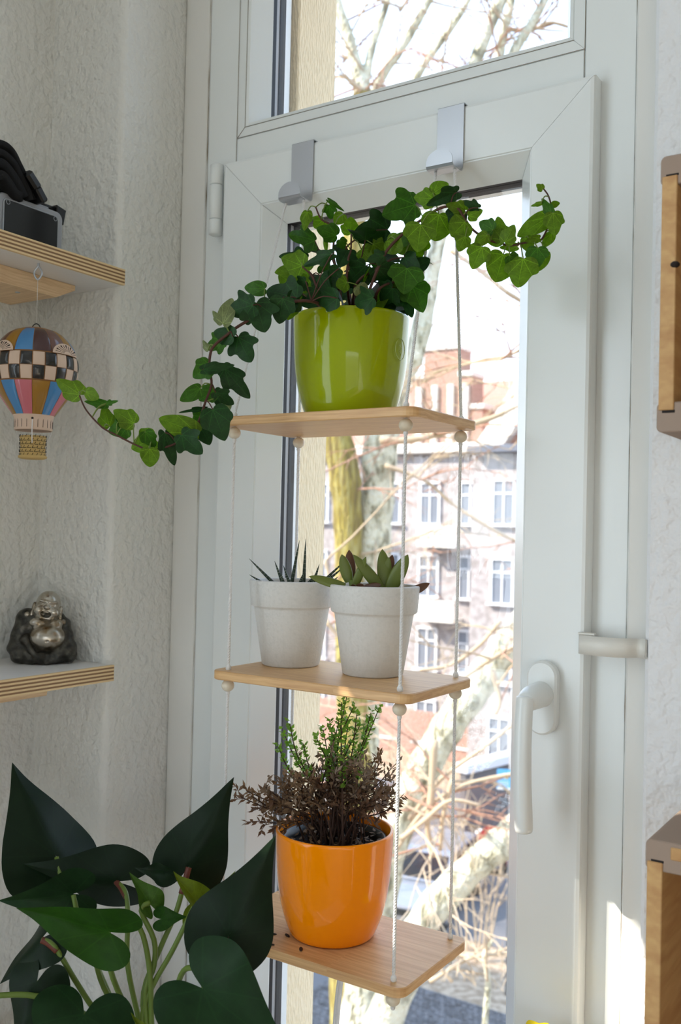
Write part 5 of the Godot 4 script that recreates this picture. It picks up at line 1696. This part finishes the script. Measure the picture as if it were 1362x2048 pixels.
# ---------------------------------------------------------------- laughing seated statuette
func build_statue() -> void:
	var t := thing("statuette", "small laughing seated statuette with silver belly and dark robe on the lower shelf", "statuette", V(-0.9330, -0.1665, 0.1330), deg_to_rad(46.0))
	# local: +z forward, x to the picture's right; built 76 mm high
	var robe := func(p: Vector3) -> float:
		var d := blob(p, V(0.0, 0.016, -0.004), V(0.036, 0.020, 0.025))
		d = smin(d, blob(p, V(0.0, 0.038, -0.008), V(0.030, 0.027, 0.020)), 0.010)
		d = smin(d, capsule(p, V(-0.021, 0.052, -0.005), V(-0.032, 0.018, 0.004), 0.0125, 0.010), 0.006)
		d = smin(d, capsule(p, V(0.018, 0.044, -0.004), V(0.0285, 0.018, 0.006), 0.0105, 0.0095), 0.006)
		d = smin(d, capsule(p, V(-0.030, 0.008, 0.008), V(0.008, 0.007, 0.022), 0.0075, 0.0060), 0.005)
		d = smin(d, capsule(p, V(0.030, 0.010, 0.008), V(-0.004, 0.008, 0.021), 0.0085, 0.0060), 0.004)
		d = smin(d, capsule(p, V(-0.020, 0.030, 0.014), V(-0.010, 0.012, 0.024), 0.005, 0.003), 0.004)
		# folds
		d -= 0.0007 * sin(p.x * 420.0 + p.y * 300.0) * smoothstep(0.028, 0.010, p.y)
		d -= 0.0005 * sin(p.x * 260.0 - p.y * 380.0)
		# opening over chest and belly
		d = smax(d, -blob(p, V(0.004, 0.039, 0.021), V(0.0215, 0.024, 0.017)), 0.003)
		return maxf(d, -p.y)
	part("robe", nets(robe, V(-0.048, -0.002, -0.034), V(0.048, 0.072, 0.036), 0.0013), M.robe, t)
	var flesh := func(p: Vector3) -> float:
		var d := blob(p, V(0.004, 0.0315, 0.0090), V(0.0215, 0.0175, 0.0180))
		d = smin(d, blob(p, V(-0.007, 0.0490, 0.0090), V(0.0105, 0.0065, 0.0085)), 0.003)
		d = smin(d, blob(p, V(0.013, 0.0475, 0.0090), V(0.0090, 0.0060, 0.0080)), 0.003)
		d = smin(d, capsule(p, V(0.003, 0.044, 0.0), V(0.003, 0.055, 0.001), 0.010, 0.0085), 0.004)
		d = smax(d, -blob(p, V(0.005, 0.0285, 0.0275), V(0.0016, 0.0011, 0.0022)), 0.0008)
		return d
	part("body", nets(flesh, V(-0.022, 0.010, -0.014), V(0.029, 0.064, 0.032), 0.0010), M.silver, t)
	var head := func(p0: Vector3) -> float:
		var p := (p0 - V(0.003, 0.0652, 0.002)) / 1.24
		p = p.rotated(Vector3.BACK, 0.16)  # tilted to the side
		p = p.rotated(Vector3.RIGHT, 0.12)
		var d := blob(p, V(0, 0.0035, -0.001), V(0.0118, 0.0138, 0.0125))
		d = smin(d, blob(p, V(0, -0.0055, 0.002), V(0.0128, 0.0078, 0.0105)), 0.004)
		for s in [-1.0, 1.0]:
			d = smin(d, blob(p, V(s * 0.0072, -0.0028, 0.0085), V(0.0048, 0.0042, 0.0042)), 0.0022)  # cheeks
			d = smin(d, blob(p, V(s * 0.0130, -0.001, -0.001), V(0.0016, 0.0055, 0.0030)), 0.001)  # ears
			d = smin(d, blob(p, V(s * 0.0136, -0.0080, 0.000), V(0.0016, 0.0035, 0.0018)), 0.001)  # long lobes
			d = smin(d, capsule(p, V(s * 0.0020, 0.0058, 0.0112), V(s * 0.0075, 0.0062, 0.0092), 0.0012, 0.0009), 0.0012)  # brows
			d = smax(d, -capsule(p, V(s * 0.0026, 0.0030, 0.0124), V(s * 0.0072, 0.0022, 0.0105), 0.0009, 0.0006), 0.0006)  # narrowed eyes
			d = smax(d, -capsule(p, V(s * 0.0030, -0.0020, 0.0132), V(s * 0.0072, -0.0080, 0.0118), 0.0006, 0.0005), 0.0006)  # smile lines
		d = smin(d, blob(p, V(0, 0.0006, 0.0120), V(0.0030, 0.0022, 0.0026)), 0.0012)  # nose
		d = smin(d, blob(p, V(0, 0.0035, 0.0112), V(0.0012, 0.0030, 0.0018)), 0.0012)
		d = smin(d, capsule(p, V(-0.004, -0.0098, 0.0098), V(0.004, -0.0098, 0.0098), 0.0014, 0.0014), 0.001)  # lower lip
		d = smax(d, -blob(p, V(0, -0.0062, 0.0122), V(0.0052, 0.0030, 0.0040)), 0.0008)  # open mouth
		d = smin(d, blob(p, V(0, -0.0040, 0.0100), V(0.0042, 0.0010, 0.0016)), 0.0005)  # teeth
		return d * 1.24
	part("head", nets(head, V(-0.021, 0.044, -0.018), V(0.027, 0.092, 0.024), 0.00075), M.silver, t)
	for b in [V(-0.0200, 0.0580, 0.004), V(0.0215, 0.0490, 0.006)]:
		part("prayer_bead", ball(b, 0.0036, 14), M.silver, t)
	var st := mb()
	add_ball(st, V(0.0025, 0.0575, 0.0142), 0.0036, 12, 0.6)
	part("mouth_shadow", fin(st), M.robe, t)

# ---------------------------------------------------------------- wooden crates on the right
func crate(label: String, x0: float, yt: float, yb: float) -> void:
	var t := thing("wooden_crate", label, "crate", V(x0, yb, 0.1), 0.0, "pine crates right of the window")
	var x1 := x0 + 0.34
	var zf := 0.2
	var z0 := 0.002
	var rw := 0.030
	var rh := 0.022
	for c in [[x0, yt - rh], [x0, yb], [x1 - rw, yt - rh], [x1 - rw, yb]]:
		var st := mb(false)
		add_extrude(st, round_rect(rw, rh, 0.004, 4), z0, zf, Transform3D(Basis.IDENTITY, V(c[0] + rw / 2, c[1] + rh / 2, 0)), 0.0008)
		wpart("corner_rail", fin(st), M.end_grain, t)
	var planks := [["side_panel", V(x0 + 0.0015, yb + 0.016, 0.105), V(x0 + 0.0125, yt - 0.0155, zf + 0.0012)], ["side_panel", V(x0 + 0.0015, yb + 0.016, z0), V(x0 + 0.0135, yt - 0.0155, 0.1042)],
		["side_panel", V(x1 - 0.0125, yb + 0.016, 0.105), V(x1 - 0.0015, yt - 0.0155, zf + 0.0012)], ["side_panel", V(x1 - 0.0125, yb + 0.016, z0), V(x1 - 0.0015, yt - 0.0155, 0.1042)],
		["top_panel", V(x0 + 0.018, yt - 0.012, z0), V(x1 - 0.018, yt - 0.003, zf + 0.001)], ["bottom_panel", V(x0 + 0.018, yb + 0.003, z0), V(x1 - 0.018, yb + 0.012, zf + 0.001)]]
	for p in planks:
		wpart(p[0], box(p[1], p[2], 0.0006), M.crate, t)
	for k in 3:
		var h := (yt - yb - 0.02) / 3.0
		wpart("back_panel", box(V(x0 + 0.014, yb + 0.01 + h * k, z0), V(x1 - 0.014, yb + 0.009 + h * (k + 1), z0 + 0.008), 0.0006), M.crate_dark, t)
	# knot hole and groove ends
	wpart("knot", ball(V(x0 + 0.0118, lerpf(yt, yb, 0.40), zf + 0.0006), 0.0035, 10, 0.7), M.dark_line, t)
	wpart("groove", box(V(x0 + 0.004, yt - 0.0158, zf - 0.002), V(x0 + 0.0132, yt - 0.0140, zf + 0.0003), 0.0003), M.dark_line, t)
	wpart("groove", box(V(x0 + 0.004, yb + 0.0140, zf - 0.002), V(x0 + 0.0132, yb + 0.0162, zf + 0.0003), 0.0003), M.dark_line, t)

func build_crates() -> void:
	crate("upper pine crate mounted on the wall right of the window", -0.1945, 0.2810, 0.0775)
	crate("lower pine crate right of the window, its top seen from above", -0.1970, -0.2185, -0.56)

# ---------------------------------------------------------------- outdoors
func limb_mesh(list: Array, sides := 14) -> ArrayMesh:
	var pts := []
	var rad := []
	for v in list:
		pts.append(V(v.x, v.y, v.z))
	var sp := smooth_path(pts, 5)
	for i in list.size() - 1:
		for k in 5:
			rad.append(lerpf(list[i].w, list[i + 1].w, k / 5.0) * (1.0 + 0.06 * sin(i * 2.1 + k * 1.3)))
	rad.append(list[-1].w)
	return tube(sp, rad, sides, 0)

func twig(st: SurfaceTool, p: Vector3, d: Vector3, l: float, r: float, depth: int, droop: float) -> void:
	var pts := [p]
	var rad := [r]
	var dir := d.normalized()
	var n := 5
	for i in n:
		dir = (dir + V(rng.randfn(), rng.randfn(), rng.randfn()) * 0.10 + V(0, -droop, 0)).normalized()
		pts.append(pts[-1] + dir * l / n)
		rad.append(r * (1.0 - 0.14 * (i + 1)))
		if depth > 0 and rng.randf() < 0.75:
			var side := (dir + V(rng.randfn(), rng.randfn(), rng.randfn()) * 0.5).normalized()
			twig(st, pts[-1], side, l * rng.randf_range(0.3, 0.6), r * 0.62, depth - 1, droop)
	add_tube(st, pts, rad, 5, false)

func build_tree(called: String, label: String, limbs: Array, twigs: int, tw_len: float, mats: Array) -> void:
	var first: Vector4 = limbs[0][1][0]
	var at := V(first.x, -9.5, first.z)
	var t := thing(called, label, "tree", at)
	# the trunk goes on down to the ground below the frame
	wpart("trunk", tube([V(first.x, first.y + 0.1, first.z), V(first.x, (first.y - 9.5) / 2.0, first.z), V(first.x, -9.6, first.z)], [first.w, first.w * 1.1, first.w * 1.2, first.w * 1.25, first.w * 1.3, first.w * 1.35, first.w * 1.4, first.w * 1.5, first.w * 1.7], 16, 4), M.bark_white, t)
	for l in limbs:
		wpart(["limb", "limb", "branch"][int(l[0])], limb_mesh(l[1], 16 if int(l[0]) < 2 else 7), [M.bark_white, M.bark_yellow, M.twig_out][int(l[0])], t)
	for pass_ in mats.size():
		var st := mb()
		for i in twigs:
			var l: Array = limbs[rng.randi() % limbs.size()][1]
			var k := rng.randi() % (l.size() - 1)
			var v: Vector4 = l[k].lerp(l[k + 1], rng.randf())
			twig(st, V(v.x, v.y, v.z), V(rng.randfn(), rng.randf_range(-0.3, 0.9), rng.randfn()), tw_len * rng.randf_range(0.5, 1.3), 0.011, 2, 0.05)
		wpart("twigs", fin(st), mats[pass_], t, "stuff")

func build_shrub_tree(p: Vector3, h: float, spread: float, n: int, label: String) -> void:
	var t := thing("bare_shrub", label, "shrub", p, 0.0, "bare shrubs by the road")
	var st := mb()
	for i in n:
		var a := rng.randf() * TAU
		var d := V(cos(a) * spread, 1.0, sin(a) * spread)
		twig(st, p + V(cos(a), 0, sin(a)) * 0.3, d, h * rng.randf_range(0.5, 1.0), 0.028, 2, 0.02)
	wpart("branches", fin(st), M.twig_red if rng.randf() < 0.4 else M.twig_out, t, "stuff")

func window_part(parent: Node, x: float, y: float, z: float, w: float, h: float) -> void:
	var st := mb(false)
	add_box(st, V(x - w / 2, y - h / 2, z), V(x - w / 2 + 0.09, y + h / 2, z + 0.10), 0.0)
	add_box(st, V(x + w / 2 - 0.09, y - h / 2, z), V(x + w / 2, y + h / 2, z + 0.10), 0.0)
	add_box(st, V(x - w / 2, y + h / 2 - 0.10, z), V(x + w / 2, y + h / 2, z + 0.12), 0.0)
	add_box(st, V(x - w / 2 - 0.1, y - h / 2 - 0.08, z), V(x + w / 2 + 0.1, y - h / 2 + 0.02, z + 0.22), 0.0)
	add_box(st, V(x - 0.03, y - h / 2, z), V(x + 0.03, y + h / 2, z + 0.08), 0.0)
	add_box(st, V(x - w / 2, y + h * 0.16, z), V(x + w / 2, y + h * 0.16 + 0.07, z + 0.08), 0.0)
	var f := wpart("window", fin(st), M.window_frame, parent)
	wpart("pane", box(V(x - w / 2 + 0.05, y - h / 2 + 0.02, z + 0.01), V(x + w / 2 - 0.05, y + h / 2 - 0.05, z + 0.04), 0.0), M.window_pane, f)

func build_car(label: String, at: Vector3, turn: float, paint: Material, van := false) -> void:
	var t := thing("car", label, "car", at, turn)
	var l := 4.3 if not van else 5.0
	var w := 1.76
	var belt := 0.92 if not van else 1.15
	var roof := 1.46 if not van else 2.1
	var side := PackedVector2Array()
	for p in [[-0.5, 0.30], [-0.49, 0.62], [-0.47, belt - 0.04], [-0.44, belt], [0.20, belt], [0.30, belt - 0.04], [0.44, belt - 0.16], [0.485, belt - 0.26], [0.50, 0.50], [0.495, 0.28], [0.45, 0.22], [-0.46, 0.22]]:
		side.append(Vector2(p[0] * l, p[1]))
	side.reverse()
	var st := mb(false)
	add_extrude(st, side, -w / 2, w / 2, Transform3D(Basis(V(0, 0, 1), V(0, 1, 0), V(1, 0, 0)), Vector3.ZERO), 0.06)
	part("body", fin(st), paint, t)
	# cabin: tapered, with glass between the pillars
	var zb := [-0.45 * l, 0.24 * l]
	var zt := [-0.36 * l, 0.08 * l] if not van else [-0.44 * l, 0.16 * l]
	var wb := w / 2 - 0.05
	var wt := w / 2 - 0.20
	var B := [V(-wb, belt, zb[0]), V(wb, belt, zb[0]), V(wb, belt, zb[1]), V(-wb, belt, zb[1])]
	var T := [V(-wt, roof, zt[0]), V(wt, roof, zt[0]), V(wt, roof, zt[1]), V(-wt, roof, zt[1])]
	st = mb(false)
	var mid := V(0, 1.2, -0.3)
	for k in 4:
		quad_out(st, B[k], B[(k + 1) % 4], T[(k + 1) % 4], T[k], mid)
	quad_out(st, T[0] + V(0.1, 0.05, 0.1), T[1] + V(-0.1, 0.05, 0.1), T[2] + V(-0.1, 0.05, -0.1), T[3] + V(0.1, 0.05, -0.1), mid)
	for k in 4:
		var off := [V(0.1, 0.05, 0.1), V(-0.1, 0.05, 0.1), V(-0.1, 0.05, -0.1), V(0.1, 0.05, -0.1)]
		quad_out(st, T[k], T[(k + 1) % 4], T[(k + 1) % 4] + off[(k + 1) % 4], T[k] + off[k], mid)
	part("cabin", fin(st), paint, t)
	for k in 4:
		var a: Vector3 = B[k].lerp(T[k], 0.08)
		var b: Vector3 = B[(k + 1) % 4].lerp(T[(k + 1) % 4], 0.08)
		var c: Vector3 = B[(k + 1) % 4].lerp(T[(k + 1) % 4], 0.90)
		var d: Vector3 = B[k].lerp(T[k], 0.90)
		var nn := (b - a).cross(d - a).normalized()
		if nn.dot((a + c) / 2.0 - mid) < 0.0:
			nn = -nn
		var g := mb(false)
		var cuts := [[0.06, 0.94]] if k % 2 == 0 else [[0.06, 0.47], [0.52, 0.94]]
		for q in cuts:
			quad_out(g, a.lerp(b, q[0]) + nn * 0.012, a.lerp(b, q[1]) + nn * 0.012, d.lerp(c, q[1]) + nn * 0.012, d.lerp(c, q[0]) + nn * 0.012, mid)
		part("windscreen" if k % 2 == 0 else "side_window", fin(g), M.car_glass, t)
	for s in [-1, 1]:
		for z in [-0.30 * l, 0.31 * l]:
			var wh := mb()
			add_lathe(wh, [Vector2(0, -0.1), Vector2(0.18, -0.1), Vector2(0.30, -0.09), Vector2(0.315, -0.05), Vector2(0.315, 0.05), Vector2(0.30, 0.09), Vector2(0.20, 0.10), Vector2(0, 0.10)], Vector3.ZERO, 24)
			var o := part("wheel", fin(wh), M.tyre, t)
			o.transform = Transform3D(Basis(V(0, 0, 1), PI / 2), V(s * (w / 2 - 0.06), 0.315, z))
			var hub := part("hub_cap", lathe([Vector2(0, -0.11), Vector2(0.17, -0.108), Vector2(0.19, -0.1), Vector2(0.19, 0.1), Vector2(0.17, 0.108), Vector2(0, 0.11)], Vector3.ZERO, 20), M.car_silver, o)
			hub.name = "hub_cap"
		part("headlight", ball(V(s * (w / 2 - 0.22), belt - 0.30, 0.475 * l), 0.15, 12, 0.7), M.lamp_glass, t)
		part("mirror", ball(V(s * (w / 2 + 0.06), belt + 0.10, 0.16 * l), 0.10, 10, 0.7), paint, t)
	part("grille", box(V(-0.45, 0.45, 0.487 * l), V(0.45, 0.60, 0.503 * l), 0.01), M.tyre, t)

func build_outdoors() -> void:
	struct("ground", box(V(-70, -9.7, -60), V(40, -9.5, -0.14), 0.0), M.path)
	struct("road", box(V(-70, -9.52, -31.5), V(40, -9.47, -20.0), 0.0), M.asphalt)
	struct("pavement", box(V(-40, -9.52, -17.2), V(20, -9.46, -8.0), 0.0), M.asphalt)
	# cobbles of the pavement in view
	var mm := MultiMesh.new()
	mm.transform_format = MultiMesh.TRANSFORM_3D
	mm.use_colors = true
	var cb := box(V(-0.055, -0.05, -0.055), V(0.055, 0.03, 0.055), 0.016)
	mm.mesh = cb
	var rows := 72
	var cols := 70
	mm.instance_count = rows * cols
	for i in rows:
		for j in cols:
			var x: float = -11.2 + 0.122 * i + (0.03 if j % 2 == 0 else -0.03) + rng.randf_range(-0.022, 0.022)
			var z := -17.1 + 0.122 * j + rng.randf_range(-0.02, 0.02)
			mm.set_instance_transform(i * cols + j, Transform3D(Basis(Vector3.UP, rng.randf_range(-0.5, 0.5)), V(x, -9.455 + rng.randf_range(-0.008, 0.004), z)))
			var g := rng.randf_range(0.55, 1.25)
			mm.set_instance_color(i * cols + j, Color(g, g, g))
	var mi := MultiMeshInstance3D.new()
	mi.multimesh = mm
	var cm: StandardMaterial3D = M.cobble.duplicate()
	cm.vertex_color_use_as_albedo = true
	mi.material_override = cm
	mi.name = "cobbles"
	mi.set_meta("kind", "stuff")
	add_child(mi)
	tag(mi, "grey cobbles paving the shaded ground below the window", "cobbles")
	# unseen block, out of view on the left, placed to shade the pavement
	var nb := thing("unseen_neighbour", "unseen tall plain block out of view to the left, placed to shade the street", "building", V(-40, -9.5, 1))
	wpart("wall", box(V(-60, -9.5, -3), V(-18, 8.6, 5), 0.02), M.facade, nb)
	# plane tree and sapling
	build_tree("plane_tree", "big bare plane tree with mottled pale bark and lichen, nearest the window", TREE_LIMBS, 52, 1.3, [M.twig_out, M.twig_red])
	build_tree("sapling", "thin bare sapling standing over the cobbles at the lower right of the glass", SAPLING_LIMBS, 6, 0.5, [M.twig_out])
	# bare shrubs in front of the houses
	var labels := ["tall bare shrub on the near side of the road, left of the silver car", "bare shrub on the near side of the road, right of the silver car"]
	build_shrub_tree(V(-14.6, -9.5, -18.4), 7.5, 0.10, 9, labels[0])
	build_shrub_tree(V(-9.3, -9.5, -19.3), 5.5, 0.08, 7, labels[1])
	# houses across the street
	var a := thing("apartment_building", "pale apartment house with a stepped brick gable across the street", "building", V(-21, -9.5, -36))
	wpart("wall", box(V(-30, -9.5, -46), V(-17.0, 3.6, -36), 0.05), M.facade, a)
	wpart("cornice", box(V(-30, 3.4, -36.0), V(-16.9, 3.8, -35.6), 0.03), M.facade_light, a)
	wpart("plinth", box(V(-30, -9.5, -36.0), V(-16.95, -7.6, -35.85), 0.03), M.brick, a)
	var st := mb(false)
	add_extrude(st, PackedVector2Array([Vector2(-21.05, 3.6), Vector2(-17.05, 3.6), Vector2(-17.05, 5.2), Vector2(-17.55, 5.2), Vector2(-17.55, 6.6), Vector2(-18.15, 6.6), Vector2(-18.15, 7.8), Vector2(-19.85, 7.8), Vector2(-19.85, 6.6), Vector2(-20.45, 6.6), Vector2(-20.45, 5.2), Vector2(-21.05, 5.2)]), -37.0, -35.9)
	var gable := wpart("gable", fin(st), M.brick, a)
	for b in [[-21.1, -20.4, 5.2], [-20.5, -19.8, 6.6], [-19.9, -18.1, 7.8], [-18.2, -17.5, 6.6], [-17.6, -16.95, 5.2]]:
		wpart("coping", box(V(b[0], b[2], -37.05), V(b[1], b[2] + 0.22, -35.8), 0.03), M.facade_light, gable)
	for x in [-20.15, -19.4, -18.65, -17.95]:
		wpart("pilaster", box(V(x, 3.7, -35.95), V(x + 0.28, 6.3, -35.75), 0.02), M.facade_light, gable)
	st = mb(false)
	add_extrude(st, PackedVector2Array([Vector2(-46.2, 3.6), Vector2(-35.9, 3.6), Vector2(-41, 7.2)]), -30.0, -17.0, Transform3D(Basis(V(0, 0, 1), V(0, 1, 0), V(1, 0, 0)), Vector3.ZERO))
	wpart("roof", fin(st), M.roof, a)
	for c in 7:
		for r in 4:
			window_part(a, -28.95 + 1.9 * c, 1.3 - 3.1 * r, -36.0, 1.0, 1.8)
	for x in [-22.6, -18.7]:
		for y in [-0.6, -3.7]:
			wpart("balcony", boxes([[V(x - 0.9, y, -36.0), V(x + 0.9, y + 0.15, -35.1)], [V(x - 0.9, y + 0.15, -35.2), V(x + 0.9, y + 0.9, -35.1)]], 0.01), M.facade_light, a)
	var h := thing("corner_house", "house with red tiled roof and white gable at the right edge of the glass", "building", V(-14, -9.5, -36))
	wpart("wall", box(V(-16.8, -9.5, -44), V(-8.0, 3.3, -34.5), 0.05), M.facade, h)
	wpart("eave", box(V(-16.8, 3.2, -34.7), V(-8.0, 3.5, -33.9), 0.03), M.slate, h)
	st = mb(false)
	add_extrude(st, PackedVector2Array([Vector2(-16.8, 3.4), Vector2(-9.0, 3.4), Vector2(-12.9, 8.6)]), -44.0, -34.9)
	wpart("roof", fin(st), M.roof, h)
	st = mb(false)
	add_extrude(st, PackedVector2Array([Vector2(-16.85, 3.3), Vector2(-15.6, 3.3), Vector2(-12.9, 7.4), Vector2(-10.2, 3.3), Vector2(-8.8, 3.3), Vector2(-12.9, 9.0)]), -35.1, -34.4)
	wpart("gable_edge", fin(st), M.facade_light, h)
	for c in 4:
		for r in 4:
			window_part(h, -15.4 + 1.9 * c, 1.3 - 3.1 * r, -34.5, 1.0, 1.8)
	# low white wall along the far pavement
	var g := thing("garden_wall", "low grey wall with a white top rail across the road", "wall", V(-13, -9.5, -28.5))
	var dirw := V(0.95, 0, -4.2).normalized()
	var wx := Transform3D(Basis(V(dirw.z, 0, -dirw.x) * -1.0, Vector3.UP, dirw), V(-13.3, 0, -26.9))
	st = mb(false)
	add_box(st, V(-0.12, -9.5, 0), V(0.12, -7.5, 9.0), 0.02, wx)
	wpart("wall_face", fin(st), M.asphalt, g)
	st = mb(false)
	add_box(st, V(-0.25, -7.5, -0.1), V(0.25, -7.2, 9.1), 0.03, wx)
	wpart("top_rail", fin(st), M.white_rail, g)
	# cars
	build_car("silver car parked nose towards the house, seen behind the orange pot", V(-11.5, -9.47, -21.4), 0.12, M.car_silver)
	build_car("red car standing across the road at the right edge of the glass", V(-10.0, -9.47, -25.6), -PI / 2 + 0.25, M.car_red)
	# street sign
	var s := thing("street_sign", "small blue street sign on a grey post by the red car", "sign", V(-8.0, -9.5, -18.0))
	wpart("post", tube([V(-7.98, -9.5, -18.05), V(-7.98, -3.2, -18.05)], 0.03, 10, 0), M.post, s)
	var nrm := V(0.42, 0, 0.9).normalized()
	var sx := Transform3D(Basis(Vector3.UP.cross(nrm), Vector3.UP, nrm), V(-8.09, -5.08, -17.97))
	st = mb(false)
	add_extrude(st, round_rect(0.30, 0.42, 0.02, 3), -0.01, 0.01, sx)
	var plate := wpart("plate", fin(st), M.sign_blue, s)
	st = mb(false)
	add_box(st, V(-0.145, -0.205, 0.011), V(0.145, -0.165, 0.014), 0.0, sx)
	add_extrude(st, PackedVector2Array([Vector2(-0.05, 0.02), Vector2(0.05, 0.02), Vector2(0.04, 0.09), Vector2(0.0, 0.14), Vector2(-0.04, 0.09)]), 0.011, 0.014, sx)
	for k in 3:
		add_box(st, V(-0.10, -0.05 - 0.035 * k, 0.011), V(0.10, -0.04 - 0.035 * k, 0.014), 0.0, sx)
	wpart("pictogram", fin(st), M.sign_white, plate)
	st = mb(false)
	add_box(st, V(0.03, 0.02, 0.0142), V(0.08, 0.07, 0.016), 0.0, sx)
	wpart("pictogram", fin(st), M.sign_yellow, plate)
